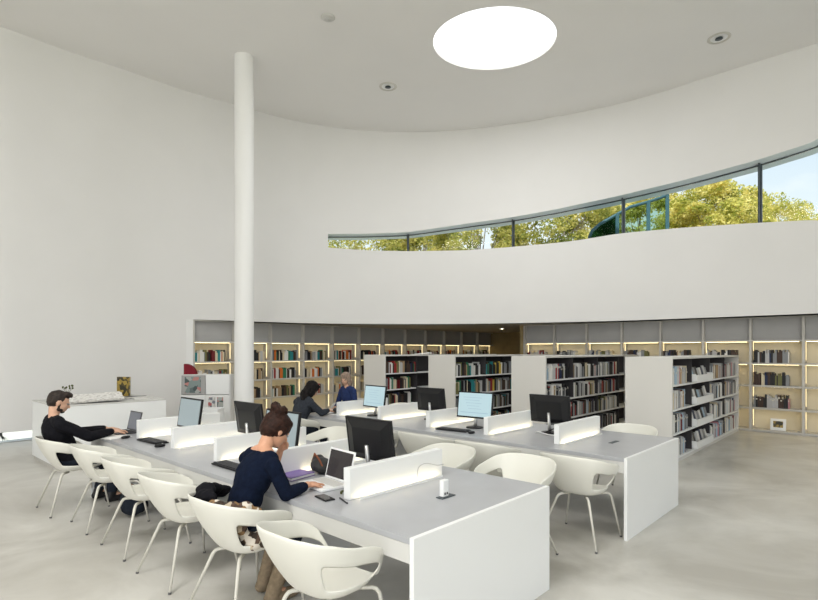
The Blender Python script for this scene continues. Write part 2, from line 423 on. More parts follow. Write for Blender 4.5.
# lower zone behind the curved wall: its ceiling, return wall, side panels
g = MB(); ip = [p for p in offs(seg(s_j, sE), .02)]
inner = [(p.x, p.y) for p in ip]
far = []
g = MB()
nn = len(ip); jp = ip[0]
outp = []
for i, p in enumerate(ip):
    d = (ip[min(i+1, nn-1)]-ip[max(i-1, 0)]).normalized(); nrm = Vector((-d.y, d.x))
    w_ = interp([(0, .6), (.10, 2.5), (.3, 7), (.45, 11), (.62, 11), (.8, 7), (1, 7)], i/(nn-1))
    outp.append(p+nrm*w_)
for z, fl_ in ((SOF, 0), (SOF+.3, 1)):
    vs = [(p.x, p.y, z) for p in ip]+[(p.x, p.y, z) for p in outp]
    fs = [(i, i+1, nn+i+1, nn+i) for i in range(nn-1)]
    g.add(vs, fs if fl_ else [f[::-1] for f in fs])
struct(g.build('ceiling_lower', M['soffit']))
# ------------------------------------------------------------------ gravel, strip window
g = MB(); g.box(-90, 90, -60, 120, -.5, -.10); tag(g.build('ground', mat('dry_grass_ground', (.30, .30, .16), .95, .1, .3, 2)), 'ground outside', 'ground'); 
bpy.data.objects['ground']['kind'] = 'structure'
g = MB(); lp = offs(seg(cut(-60)-8, s_slot), .385); lo_ = offs(seg(cut(-60)-8, s_slot), 3.5); n = len(lp)
g.add([(p.x, p.y, -.012) for p in lp]+[(p.x, p.y, -.012) for p in lo_]+[(p.x, p.y, -.09) for p in lp]+[(p.x, p.y, -.09) for p in lo_],
      [(i, i+1, n+i+1, n+i) for i in range(n-1)]+[(2*n+i, 3*n+i, 3*n+i+1, 2*n+i+1) for i in range(n-1)]+[(i, 2*n+i, 2*n+i+1, i+1) for i in range(n-1)]+[(n+i, n+i+1, 3*n+i+1, 3*n+i) for i in range(n-1)])
tag(g.build('gravel_bed', M['gravel']), 'sunlit pale gravel strip outside the low slot window', 'gravel', kind='stuff')
# low slot window along the foot of the left wall
g = MB(); sp = seg(cut(-60)-8, s_slot); strip(g, offs(sp, .16), [.0]*len(sp), [.21]*len(sp), .012)
w3 = struct(g.build('window_3', M['glass']))
g = MB(); strip(g, offs(sp, .15), [.0]*len(sp), [.015]*len(sp), .04); strip(g, offs(sp, .15), [.195]*len(sp), [.21]*len(sp), .04)
g.build('window_frame', M['silver'], w3)
# ------------------------------------------------------------------ ribbon window: frame, panes, mullions
fr_in = offs(winpts, .36); 
win = struct(bpy.data.objects.new('window_1', None)); COL.objects.link(win)
def mul_idx(px): return min(range(len(winpts)), key=lambda i: abs(pxof(winpts[i])-px))
g = MB(); strip(g, fr_in, [h-.02 for h in winhead], [h+.0 for h in winhead], .05)
strip(g, fr_in, [h for h in winsill], [h+.03 for h in winsill], .07)
g.build('window_frame', M['dark_metal'], win)
def on_curve(px, off):
    s_ = cut(px); i = int(s_); p = curve[i].lerp(curve[i+1], s_-i); d = (curve[i+1]-curve[i]).normalized()
    return p+Vector((-d.y, d.x))*off, d
cuts = [cut(329), cut(408), cut(511), cut(620), cut(757), cut(757)+ (cut(757)-cut(620))]
for k, s_ in enumerate(cuts[:-1]):
    i = int(s_); d = (curve[i+1]-curve[i]).normalized(); p = curve[i].lerp(curve[i+1], s_-i); nrm = Vector((-d.y, d.x))
    x = pxof(p); zl = row_h(interp(sill_tab, x), p)-.02; zh = row_h(interp(head_tab, x), p)+.02
    c = p+nrm*.395; T = Matrix(((d.x, nrm.x, 0, c.x), (d.y, nrm.y, 0, c.y), (0, 0, 1, 0), (0, 0, 0, 1)))
    m_ = MB(); m_.box(-.035, .035, -.05, .05, zl, zh, 0, T); m_.box(-.012, .012, -.17, -.05, zl, zh, 0, T)
    m_.build('mullion', M['dark_metal'], win)
g = MB(); strip(g, offs(winpts, .385), [h+.01 for h in winsill], [h-.02 for h in winhead], .012, ends=(False, False)); g.build('glass_pane', M['glass'], win)
# ------------------------------------------------------------------ column
cx, cy = -3.31, 10.6
g = MB(); g.lathe([(.188, 0), (.188, HC)], 48, 0, (cx, cy)); struct(g.build('column', M['column']))
# ------------------------------------------------------------------ wall bookcases of the lower zone
BH = 2.41; LV = [.05, .51, .98, 1.45, 1.93]
def make_bookcase(w, label, group, loc, rz):
    """local x runs along the front, local y goes into the case"""
    t = thing('bookcase', label, 'bookcase', loc, rz, group)
    D = .36
    g = MB(); g.box(0, w, D-.02, D, 0, BH); g.build('back_panel', M['cream_back'], t)
    g = MB(); g.box(0, .045, 0, D-.021, 0, BH); g.build('side_panel', M['gshelf'], t)
    for z in LV:
        g = MB(); g.box(.046, w-.001, 0, D-.021, z-.035, z); g.build('shelf', M['gshelf'], t)
    g = MB(); g.box(.046, w-.001, .11, .13, LV[-1]+.001, BH-.02); g.build('top_panel', M['gpanel'], t)
    g = MB(); g.box(.046, w-.001, 0, D-.021, BH-.019, BH); g.build('top_board', M['gshelf'], t)
    g = MB(); g.box(.046, w-.001, .02, D-.021, 0, LV[0]-.036); g.build('plinth', M['gshelf'], t)
    for z0, z1 in zip(LV, LV[1:]):
        for xa in (.046, w-.006): g = MB(); g.box(xa, xa+.005, .18, .20, z0+.06, z1-.045); g.build('light_strip', M['led'], t)
        g = MB(); g.box(.06, w-.06, .10, .125, z1-.041, z1-.0355); g.build('light_strip', M['led_bar'], t)
    return t
wL, wR = 1.02, .905
L0 = P(4.54-1.02, 9.97)   # left run starts here and runs along A; it faces -B
angL = TA
bays = []                # (kind, index, origin, rz, width)
caseL = make_bookcase(wL, 'built-in grey bookcase bay on the left run, leftmost beside the white end panel', 'built-in bookcase bays on the left run', L0, angL)
bays.append(('L', 0, L0, wL))
for i in range(1, 12):
    pos = P(4.54-1.02+wL*i, 9.97)
    dup(caseL, pos, angL, 'built-in grey bookcase bay on the left run, %s from the white end panel' % ORD[i])
    bays.append(('L', i, pos, wL))
# right run: faces -A, front edge at A=11.13; local x runs along -B so that local y is +A
angR = TA-PI/2
caseR = None
for i in range(-2, 7):   # i = bay from the px 802 upright towards the left
    b1 = -.448+wR*i+wR; pos = P(11.13, b1)
    lab = 'built-in grey bookcase bay on the right run, %s from the right edge of the photo' % ORD[max(0, i+1)]
    if i == -2: continue
    if caseR is None: caseR = make_bookcase(wR, lab, 'built-in bookcase bays on the right run', pos, angR)
    else: dup(caseR, pos, angR, lab)
    bays.append(('R', i, pos, wR))
# end panels, jambs, corridor walls
def slab(name, a0, a1, b0, b1, z0, z1, m):
    g = MB(); vs = [P(a, b, z) for z in (z0, z1) for a, b in ((a0, b0), (a1, b0), (a1, b1), (a0, b1))]
    g.add(vs, [(3, 2, 1, 0), (4, 5, 6, 7), (0, 1, 5, 4), (1, 2, 6, 5), (2, 3, 7, 6), (3, 0, 4, 7)]); return struct(g.build(name, m))
pj, dj = on_curve(186, 0)
rel = Vector((pj.x-.024, pj.y-2.711)); ja, jb = rel.x*.677+rel.y*.736, -rel.x*.736+rel.y*.677
g = MB(); qa = Vector((pj.x, pj.y)); qb = P(3.52, 9.97).xy
nrm = Vector((-(qb-qa).y, (qb-qa).x)).normalized()*.06
g.prism([tuple(qa), tuple(qb), tuple(qb+nrm*6.5), tuple(qa+nrm)], 0, SOF); struct(g.build('wall_jamb', M['whitem']))
slab('wall_lower_left', 3.4, 16.0, 10.345, 10.45, 0, SOF, M['wall'])
slab('wall_corridor_end', 15.9, 16.05, 3.0, 10.33, 0, SOF, M['wood'])
slab('wall_lower_right', 11.51, 11.62, -4.0, 5.88, 0, SOF, M['wall'])
slab('wall_corridor_side', 11.13, 15.88, 5.90, 6.0, 0, SOF, M['wood'])
# recessed downlight in the lower ceiling
def downlight(pos, r, label, on=False):
    t = thing('recessed_downlight', label, 'ceiling light', pos)
    g = MB(); g.lathe([(r*.72, -.002), (r*.76, -.014), (r*.95, -.014), (r, -.001)], 32); g.build('trim_ring', M['brass'], t)
    g = MB(); g.lathe([(.001, -.004), (r*.30, -.006), (r*.34, -.02), (.001, -.022)][::-1], 24); g.build('lamp', M['lampglow'] if on else M['dark_metal'], t)
    g = MB(); g.lathe([(r*.72, -.003), (r*.30, -.0035)], 32); g.build('reflector', M['lampglow'] if on else M['white'], t)
    return t
def cpos(px, y, h): v = at(px, y, h); return (v.x, v.y, h)
downlight(cpos(388, 86.5, HC), .20, 'round recessed ceiling downlight left of the skylight')
downlight(cpos(719, 38, HC), .20, 'round recessed ceiling downlight right of the skylight')
v = at(502, 328.5, SOF); v = Vector((v.x, v.y))
downlight((502/F*0+(502-409)/F*17.0, 17.0, SOF), .13, 'small lit downlight in the brown corridor ceiling', True)
t = thing('smoke_detector', 'small flat grey-white disc detector on the ceiling above the column', 'smoke detector', cpos(328, 17, HC))
g = MB(); g.lathe([(.001, -.001), (.12, -.001), (.125, -.012), (.10, -.03), (.001, -.034)][::-1], 32); g.build('housing', M['apron'], t)
g = MB(); g.lathe([(.05, -.0345), (.045, -.042), (.001, -.043)][::-1], 20); g.build('sensor', M['apron'], t)
# ------------------------------------------------------------------ free-standing bookcases (length along A, books face -B)
GH = 1.61; GL = 4.55; GW = .69
GB = [.61, 2.67, 4.67, 6.66]
GN = ['nearest', 'second nearest', 'third nearest', 'farthest']
GLV = [.09, .455, .82, 1.19]
gond = None
for i, b in enumerate(GB):
    pos = P(6.39, b)
    lab = '%s low white double-sided bookcase end-on, in the row behind the tables' % GN[i]
    lab = ['nearest low white freestanding bookcase, with white trays among its books', 'second low white freestanding bookcase from the right, behind the nearest one', 'third low white freestanding bookcase from the right, above the pale blue screen', 'leftmost low white freestanding bookcase, farthest from the camera'][i]
    if gond is None:
        t = gond = thing('freestanding_bookcase', lab, 'bookcase', pos, TA, 'low freestanding bookcases')
        g = MB(); g.box(0, .04, 0, GW, 0, GH); g.build('end_panel', M['gondola'], t, .003)
        g = MB(); g.box(GL-.04, GL, 0, GW, 0, GH); g.build('end_panel', M['gondola'], t, .003)
        g = MB(); g.box(.041, GL-.041, 0, GW, GH-.03, GH); g.build('top_board', M['gondola'], t)
        g = MB(); g.box(.041, GL-.041, .02, GW-.02, 0, GLV[0]-.026); g.build('plinth', M['gondola'], t)
        g = MB(); g.box(.041, GL-.041, GW/2-.01, GW/2+.01, GLV[0], GH-.031); g.build('center_panel', M['dark_back'], t)
        for z in GLV:
            g = MB(); g.box(.041, GL-.041, .0, GW, z-.025, z-.001); g.build('shelf', M['white'], t)
        for k in (1, 2, 3):
            x = GL*k/4
            for y0, y1 in ((.03, GW/2-.011), (GW/2+.011, GW-.03)):
                for z0, z1 in zip(GLV, GLV[1:]+[GH-.005]):
                    pass
            g = MB()
            for z0, z1 in zip(GLV, GLV[1:]+[GH-.005]):
                g.box(x-.01, x+.01, .03, GW/2-.011, z0, z1-.026); g.box(x-.01, x+.01, GW/2+.011, GW-.03, z0, z1-.026)
            g.build('upright', M['dark_back'], t)
    else: dup(gond, pos, TA, lab)
# ------------------------------------------------------------------ books
BC = {'white': (.74, .73, .70), 'pale grey': (.50, .50, .50), 'grey': (.26, .27, .28), 'black': (.018, .018, .02), 'dark brown': (.06, .035, .025), 'tan': (.40, .28, .16), 'cream': (.66, .58, .42), 'red': (.30, .03, .03), 'dark red': (.16, .015, .02), 'orange': (.60, .16, .03), 'blue': (.06, .13, .32), 'navy': (.015, .025, .07), 'pale blue': (.38, .50, .60), 'green': (.03, .18, .10), 'olive': (.16, .16, .06), 'teal': (.03, .24, .26), 'yellow': (.60, .45, .08), 'pink': (.52, .25, .28)}
BM = {k: mat(k.replace(' ', '_')+'_cover', c, .5, .4) for k, c in BC.items()}
names = list(BC)
PAGE = mat('book_pages', (.70, .66, .56), .8, .1)
PAL = {
 'G0': ['white']*7+['pale grey']*6+['pale blue']*2+['grey']*4+['navy', 'dark red', 'tan', 'black', 'black', 'cream', 'pink'],
 'G1': ['white']*4+['pale grey']*5+['grey']*4+['black']*5+['red', 'tan', 'navy', 'dark brown', 'pale blue', 'olive', 'cream'],
 'G2': ['dark brown']*3+['black']*5+['grey']*3+['orange', 'red', 'white', 'white', 'pale grey', 'pale grey', 'teal', 'teal', 'tan', 'olive', 'cream', 'yellow', 'green'],
 'G3': ['dark brown']*3+['black']*5+['grey']*2+['orange', 'red', 'dark red', 'white', 'pale grey', 'pale grey', 'teal', 'tan', 'navy', 'olive', 'cream', 'green'],
 'L': ['cream']*5+['white']*3+['black']*4+['red']+['dark red', 'orange', 'tan', 'tan', 'olive', 'dark brown', 'dark brown', 'grey', 'green', 'pale grey', 'teal'],
 'R': ['dark brown']*4+['black']*5+['pale grey']*4+['grey']*4+['cream', 'cream', 'white', 'white', 'tan', 'navy', 'dark red', 'pink', 'olive', 'grey'],
}
HS = [.205, .225, .25, .275]
bcache = {}
def book_mesh(colr, hi):
    k = (colr, hi)
    if k not in bcache:
        h = HS[hi]; d = h*.68; w = 1.0      # thickness is the object's x scale
        g = MB()
        # spine (slightly rounded) and the two boards, pages between them
        n = 5; prof = [(-.5+i/(n-1), -.004*math.sin(PI*i/(n-1))/1) for i in range(n)]
        g.prism([(x, y) for x, y in prof]+[(.5, .006), (-.5, .006)], 0, h, 0)
        g.box(-.5, -.42, .006, d, 0, h, 0); g.box(.42, .5, .006, d, 0, h, 0)
        g.box(-.42, .42, .006, d-.005, .004, h-.005, 1)
        g.box(-.40, .40, -.0045, -.0035, h*.72, h*.84, 1 if rnd.random() < .6 else 0)
        me = bpy.data.meshes.new('book'); me.from_pydata(g.v, [], g.f); me.update()
        me.materials.append(BM[colr]); me.materials.append(PAGE); me.polygons.foreach_set('material_index', g.m)
        bcache[k] = me
    return bcache[k]
rows = []    # dict(origin fn, books list, z distance, description)
def make_row(kind, frame, x0, x1, y, z, maxh, fill, where, case, group, vis=True, tall=(0, 3)):
    """frame: 4x4 of the case; the row fills x0..x1 from its start"""
    bs = []; x = x0; end = x0+(x1-x0)*fill; prev = None; run = 0
    while True:
        if run <= 0 or prev is None:
            prev = rnd.choice(PAL[kind]); run = rnd.choice([1, 1, 1, 2, 2, 3])
        colr = prev; run -= 1
        th = rnd.uniform(.018, .042) if not kind.startswith('G') else rnd.uniform(.016, .040)
        if x+th > end: break
        hi = rnd.randint(*tall)
        while HS[hi] > maxh-.01: hi -= 1
        bs.append((x+th/2, th-.001, hi, colr, rnd.uniform(0, .012)))
        x += th
        if rnd.random() < .03: x += rnd.uniform(.01, .05)
    p = frame @ Vector(((x0+x1)/2, 0, z))
    rows.append(dict(frame=frame, y=y, z=z, books=bs, dist=p.y, where=where, case=case, group=group, px=409+F*p.x/p.y, vis=vis))
def frame_of(pos, rz): return Matrix.Translation(Vector((pos[0], pos[1], 0))) @ Matrix.Rotation(rz, 4, 'Z')
SHN = {0: 'bottom', 1: 'second lowest', 2: 'third lowest', 3: 'top'}
GNAME = ['nearest freestanding bookcase', 'second freestanding bookcase from right', 'third freestanding bookcase from right', 'leftmost freestanding bookcase']
BAYN = ['front', 'second', 'third', 'back']
for gi, b in enumerate(GB):
    fr = frame_of(P(6.39, b), TA)
    for li, z in enumerate(GLV):
        for k in range(4):
            if gi == 0 and k == 1: continue        # trays
            x0 = .045 if k == 0 else GL*k/4+.012; x1 = GL*(k+1)/4-.012 if k < 3 else GL-.045
            if gi == 0 and k == 0: x1 = .95
            vis = not (gi > 0 and k == 3) and not (gi >= 1 and li == 0 and False)
            fill = rnd.uniform(.82, .99)
            make_row('G%d' % gi, fr, x0, x1, .025, z, .335, fill, '%s shelf, %s bay' % (SHN[li], BAYN[k]), GNAME[gi], 'books in the '+GNAME[gi], vis, (1, 3) if gi == 0 else (0, 3))
for kd, i, pos, w in bays:
    fr = frame_of(pos, angL if kd == 'L' else angR)
    if kd == 'L':
        for li in (1, 2, 3):
            if i > 6 and li < 3: continue
            make_row('L', fr, .05, w-.04, .10, LV[li], .4, rnd.uniform(.72, .97), '%s shelf' % SHN[li], 'left run, bay %s' % ORD[i], 'books on the left run of built-in shelves', True, (0, 3))
    else:
        for li in (1, 2, 3):
            if i >= 2 and li < 3: continue
            if i < -1: continue
            nm = {-1: 'bay cut by the right edge of the photo', 0: 'bay left of the right-edge bay'}.get(i, 'bay %s' % ORD[i])
            make_row('R', fr, .06, w-.04, .09, LV[li], .4, rnd.uniform(.66, .82), '%s shelf' % SHN[li], 'right run', 'books on the right run of built-in shelves', True, (0, 3))
            rows[-1]['case'] = ['rightmost wall bay', 'second wall bay from right', 'third wall bay from right', 'fourth wall bay from right', 'fifth wall bay from right', 'sixth wall bay from right', 'seventh wall bay from right', 'eighth wall bay from right'][i+1]
# the largest rows are individual books, all others one mass
order = sorted([r for r in rows if r['vis'] and 0 < r['px'] < 830], key=lambda r: r['dist'])
cnt = 0; single = []
hid_px = {}
for r in order:
    hidden = False
    if r['group'].endswith('second freestanding bookcase from right') and r['px'] > 628: hidden = True
    if r['group'].endswith('third freestanding bookcase from right') and r['px'] > 514: hidden = True
    if r['group'].endswith('leftmost freestanding bookcase') and r['px'] > 430: hidden = True
    r['hidden'] = hidden
    if hidden: continue
    if cnt+len(r['books']) <= 300: single.append(r); cnt += len(r['books'])
sid = set(id(r) for r in single)
SZ = ['very short', 'short', 'tall', 'very tall']
for r in single:
    for n, (x, th, hi, colr, dy) in enumerate(r['books']):
        o = bpy.data.objects.new('book', book_mesh(colr, hi)); COL.objects.link(o)
        o.matrix_world = r['frame'] @ Matrix.Translation((x, r['y']+dy, r['z']+.0005)) @ Matrix.Diagonal((th, 1, 1, 1))
        tag(o, '%s book, %s from left, %s, %s' % (colr, ORD[n], r['where'], r['case']), 'book', r['group'])
g = MB(); cidx = {k: i for i, k in enumerate(names)}
for r in rows:
    if id(r) in sid or r.get('hidden') or (not r['vis']) or not (0 < r['px'] < 830): continue
    for x, th, hi, colr, dy in r['books']:
        h = HS[hi]
        g.box(x-th/2, x+th/2, r['y']+dy, r['y']+dy+h*.65, r['z']+.0005, r['z']+h, cidx[colr], r['frame'])
o = g.build('books', [BM[k] for k in names]); tag(o, 'smaller distant books filling the built-in and rear shelves', 'books', kind='stuff')
print('BOOKS single', cnt, 'rows', len(single))
# display trays in bay 2 of the nearest case
fr = frame_of(P(6.39, .61), TA)
trn = ['bottom', 'second lowest', 'third lowest', 'top']
for li, z in enumerate(GLV):
    t = thing('display_tray', 'open white display tray of booklets on the %s shelf of nearest bookcase' % trn[li], 'tray', (0, 0, 0), 0, 'white display trays in the nearest bookcase')
    t.matrix_world = fr @ Matrix.Translation((1.165, .0, z))
    Lx = 1.06; g = MB(); g.box(0, Lx, -.03, .28, 0, .012); g.box(0, Lx, -.045, -.03, 0, .115); g.box(0, .012, -.03, .28, 0, .13); g.box(Lx-.012, Lx, -.03, .28, 0, .13)
    g.build('tray_body', M['white'], t)
    nb = 8
    cc = ['grey', 'black', 'pale grey', 'white', 'navy', 'pale grey', 'grey', 'white', 'black', 'pale blue']
    for k in range(nb):
        b_ = thing('booklet', '%s booklet, %s from left in the %s tray of nearest bookcase' % (cc[(k+li*3) % 10], ORD[k], trn[li]), 'booklet', (0, 0, 0), 0, 'booklets standing in white trays')
        x = .04+k*.122
        b_.matrix_world = fr @ Matrix.Translation((1.165+x, .02, z+.014)) @ Matrix.Rotation(R(-14), 4, 'X') @ Matrix.Rotation(R(rnd.uniform(-8, 8)), 4, 'Y')
        g = MB(); g.box(0, .108, 0, .02, .0, .235+rnd.uniform(-.03, .02)); g.build('cover', BM[cc[(k+li*3) % 10]], b_)
        g = MB(); g.box(.004, .104, .0202, .035, 0, .2); g.build('pages', PAGE, b_)
# framed little picture on the bottom shelf of the second bay from right
fr = frame_of(P(11.13, -.448+wR), angR)
t = thing('picture_card', 'small white framed picture leaning on the bottom shelf at the right', 'picture'); t.matrix_world = fr @ Matrix.Translation((.36, .08, LV[0]+.005)) @ Matrix.Rotation(R(-10), 4, 'X')
g = MB(); g.box(0, .27, 0, .02, 0, .24); g.build('frame', M['white'], t)
g = MB(); g.box(.05, .22, -.004, -.0005, .06, .19); g.build('picture', M['gold'], t)
# loose white leaflet lying on the leftmost case
t = thing('leaflet', 'loose white leaflet on top of the leftmost freestanding bookcase', 'leaflet'); t.matrix_world = frame_of(P(7.7, 6.9), .4) @ Matrix.Translation((0, 0, GH+.002))
g = MB(); g.add([(0, 0, 0), (.5, 0, .03), (.5, .3, .05), (0, .3, .0), (0, 0, .004), (.5, 0, .034), (.5, .3, .054), (0, .3, .004)], [(3, 2, 1, 0), (4, 5, 6, 7), (0, 1, 5, 4), (1, 2, 6, 5), (2, 3, 7, 6), (3, 0, 4, 7)]); g.build('sheet', M['paper'], t)
# ------------------------------------------------------------------ study tables
TW, TL, TZ = 1.45, 5.06, .74
def make_table(label, a0, w, group, b0=0.0):
    t = thing('study_table', label, 'table', P(a0, b0), TA, group)
    g = MB(); g.box(0, w, .031, TL-.031, TZ-.035, TZ); g.build('tabletop', M['grey_top'], t, .002)
    g = MB(); g.box(0, w, 0, .03, 0, TZ+.001); g.build('end_panel', M['white'], t, .002)
    g = MB(); g.box(0, w, TL-.03, TL, 0, TZ+.001); g.build('end_panel', M['white'], t, .002)
    for x0, x1 in ((.0, .03), (w-.03, w)):
        g = MB(); g.box(x0, x1, .031, TL-.031, TZ-.135, TZ-.036); g.build('apron', M['apron'], t)
    for y in (TL/3, TL*2/3):
        g = MB(); g.box(w/2-.3, w/2+.3, y-.015, y+.015, 0, TZ-.036); g.build('support_panel', M['whitem'], t)
    for k in range(5):
        y = .775+.876*k
        g = MB(); g.box(.24, w-.26, y, y+.06, TZ+.001, TZ+.205); d = g.build('divider', M['white'], t, .003)
        g = MB(); g.box(.30, w-.32, y-.042, y-.040, TZ+.003, TZ+.013); g.build('light_strip', M['led2'], d)
        g = MB(); g.box(.29, w-.31, y-.046, y-.043, TZ+.001, TZ+.017); g.build('light_lip', M['white'], d)
    return t
t1 = make_table('long pale grey study table in front, white panel end nearest the camera', 0, TW, 'long study tables')
t2 = make_table('long pale grey study table behind the front one, nearer the bookcases', 2.79, 1.52, 'long study tables', -.055)
# power sockets at the near ends
g = MB(); g.box(.66, .80, .345, .40, TZ+.001, TZ+.006, 0); g.build('socket_flap', M['dark_metal'], t1)
g = MB(); g.box(.69, .745, .36, .395, TZ+.007, TZ+.115, 0); s_ = g.build('socket_box', M['white'], t1, .004)
g = MB(); g.box(.70, .712, .358, .3599, TZ+.02, TZ+.035); g.box(.722, .734, .358, .3599, TZ+.02, TZ+.035); g.build('socket_hole', M['black'], s_)
g = MB(); g.box(.68, .87, .40, .445, TZ+.001, TZ+.004, 0); g.build('socket_flap', M['dark_metal'], t2)
# ------------------------------------------------------------------ tub chairs (local +x is forward)
def make_chair(label, loc, rz, group):
    t = thing('tub_chair', label, 'chair', loc, rz, group)
    Nn = 48; sg = lambda v, e_: math.copysign(abs(v)**e_, v)
    zt = [(0, .80), (30, .795), (60, .77), (90, .72), (112, .675), (128, .63), (140, .54), (150, .475), (162, .45), (180, .44)]
    rowt = [0, .10, .34, .56, .80, 1.0]
    grid = []; vs = []; fs = []
    for tt in rowt:
        for k in range(Nn):
            ph = 360*k/Nn; a = min(ph, 360-ph); r_ = R(ph); c, s_ = math.cos(r_), math.sin(r_)
            x0 = -sg(c, .72)*(.33 if c > 0 else .25); y0 = sg(s_, .70)*(.325 if c > 0 else .325-.03*c*c)
            x1 = -sg(c, .8)*(.15 if c > 0 else .24); y1 = sg(s_, .75)*.195
            z0 = interp(zt, a); z1 = .438 if a < 120 else .438-.0*(a-120)
            e_ = tt**1.35 if a < 140 else tt
            vs.append((x0+(x1-x0)*e_, y0+(y1-y0)*e_, z0+(z1-z0)*tt**.92))
    hole = lambda k, r_: (45 < min((k+.5)*360/Nn, 360-(k+.5)*360/Nn) < 137) and r_ in (2, 3)
    nr = len(rowt)
    for r_ in range(nr-1):
        for k in range(Nn):
            if hole(k, r_): continue
            fs.append((r_*Nn+k, (r_+1)*Nn+k, (r_+1)*Nn+(k+1) % Nn, r_*Nn+(k+1) % Nn))
    base = (nr-1)*Nn
    for j, (sc_, z) in enumerate([(.75, .428), (.45, .422), (.15, .42)]):
        for k in range(Nn):
            x, y, _ = vs[base+k]; vs.append((x*sc_, y*sc_, z))
        a, b = base+j*Nn, base+(j+1)*Nn
        for k in range(Nn): fs.append((a+k, b+k, b+(k+1) % Nn, a+(k+1) % Nn))
    vs.append((0, 0, .42)); cc = len(vs)-1; b = base+3*Nn
    fs += [(b+k, cc, b+(k+1) % Nn) for k in range(Nn)]
    g = MB(); g.add(vs, fs, 0, True); o = g.build('seat_shell', M['chair'], t)
    sol = o.modifiers.new('solid', 'SOLIDIFY'); sol.thickness = .013; sol.offset = 0
    sb = o.modifiers.new('sub', 'SUBSURF'); sb.levels = 1; sb.render_levels = 1
    for sx_ in (-1, 1):
        for sy_ in (-1, 1):
            k = .19 if sx_ > 0 else .125; yy = .175 if sx_ > 0 else .125
            g = MB(); g.tube([(sx_*k*.5, sy_*.08, .407), (sx_*k, sy_*yy, .405), (sx_*(k+.014), sy_*(yy+.014), .397), (sx_*(k+.026), sy_*(yy+.026), .375), (sx_*.272, sy_*.268, .012)], [.011, .0115, .012, .012, .008], 10)
            l = g.build('leg', M['chair_leg'], t)
            g = MB(); g.tube([(sx_*.272, sy_*.268, .0125), (sx_*.2725, sy_*.2685, .0)], [.011, .011], 10); g.build('foot_cap', M['rubber'], l)
    return t
G1 = 'white tub chairs around the two study tables'
ch = make_chair('white tub chair nearest the camera, empty, at the front table corner', P(-.20, .47), TA+R(2), G1)
def chair(a, b, face, label, rot=0): return dup(ch, P(a, b), TA+(0 if face > 0 else PI)+R(rot), label, G1)
chair(-.17, 1.34, 1, 'white tub chair under the woman in navy, cloths hanging in it', 3)
chair(-.16, 2.20, 1, 'empty white tub chair directly left of the woman in navy', 2)
chair(-.15, 3.05, 1, 'empty white tub chair, second from the woman in navy towards the man')
chair(-.15, 3.95, 1, 'empty white tub chair beside the seated man in black', -2)
chair(-.25, 4.79, 1, 'white tub chair the man in black sits on')
chair(1.80, .52, -1, 'white tub chair behind the front table, beside its power socket end', 2)
chair(1.78, 1.32, -1, 'white tub chair behind the front table, showing right of the nearest black monitor', -4)
chair(1.80, 2.98, -1, 'white tub chair behind the front table, right of the woman in grey')
chair(2.60, .30, 1, 'white tub chair at the rear table corner, legs fully visible', 0)
chair(2.62, 1.30, 1, 'white tub chair at the rear table, directly right of the keyboard below the bright screen', 3)
chair(2.62, 2.12, 1, 'white tub chair in front of the pale blue screen with keyboard')
chair(2.62, 3.05, 1, 'white tub chair at the rear table, fourth from its near end')
chair(2.60, 4.62, 1, 'white tub chair under the woman in grey')
chair(4.40, .55, -1, 'white tub chair behind the rear table, against the nearest freestanding bookcase', 0)
chair(4.42, 4.42, -1, 'white tub chair behind the rear table, left of the small screen near leftmost bookcase')
chair(4.50, 5.75, -1, 'white tub chair under the far person in blue')
# ------------------------------------------------------------------ monitors, keyboards, mice
def make_monitor(label, loc, rz, scr):
    t = thing('monitor', label, 'monitor', loc, rz, 'desktop monitors on the study tables')
    g = MB(); g.lathe([(.001, 0), (.105, 0), (.11, .006), (.10, .013), (.02, .018), (.001, .018)][::-1], 28); g.build('base', M['black'], t)
    g = MB(); g.tube([(-.01, 0, .016), (-.03, 0, .10), (-.045, 0, .24)], [.024, .018, .016], 12); g.build('stand', M['silver'], t)
    T = Matrix.Translation((0, 0, .285)) @ Matrix.Rotation(R(-8), 4, 'Y')
    g = MB(); g.box(-.022, 0, -.255, .255, -.165, .165, 0, T)
    g.add([T @ Vector(p) for p in [(-.0221, -.235, -.15), (-.0221, .235, -.15), (-.0221, .235, .15), (-.0221, -.235, .15), (-.046, -.16, -.11), (-.046, .16, -.11), (-.046, .16, .09), (-.046, -.16, .09)]], [(0, 1, 5, 4), (1, 2, 6, 5), (2, 3, 7, 6), (3, 0, 4, 7), (4, 5, 6, 7)])
    h = g.build('housing', M['black'], t, .003)
    g = MB(); g.box(.0005, .002, -.238, .238, -.145, .148, 0, T); s_ = g.build('screen', scr, t)
    if scr is M['screen']:
        g = MB()
        for k in range(5): g.box(.0022, .0028, -.17+.02*k, .10-.03*(k % 2), .09-.035*k, .094-.035*k, 0, T)
        g.box(.0022, .0028, -.2, .2, -.10, -.094, 0, T)
        g.build('screen_text', M['screen_line'], s_)
    return t
def mon(a, b, face, label, scr='screen', rot=0):
    return make_monitor(label, P(a, b, TZ+.002), TA+(0 if face > 0 else PI)+R(rot), M[scr])
mon(.80, 1.17, 1, 'black monitor seen from behind, nearest the camera on the front table', 'screen', 0)
mon(.60, 2.10, -1, 'monitor with grey screen directly behind the bun of woman in navy', 'screen_grey')
mon(.83, 2.97, 1, 'black monitor seen from behind, left of the woman in navy', 'screen')
mon(.60, 3.84, -1, 'leftmost monitor, dim grey screen facing the camera on front table', 'screen_grey')
mon(3.68, 1.16, 1, 'black monitor seen from behind, rightmost on the rear table', 'screen', 0)
mon(3.42, 2.06, -1, 'monitor with pale blue screen lit, keyboard in front, centre of rear table', 'screen', 4)
mon(3.66, 2.97, 1, 'black monitor seen from behind, left of the brightest pale blue screen', 'screen')
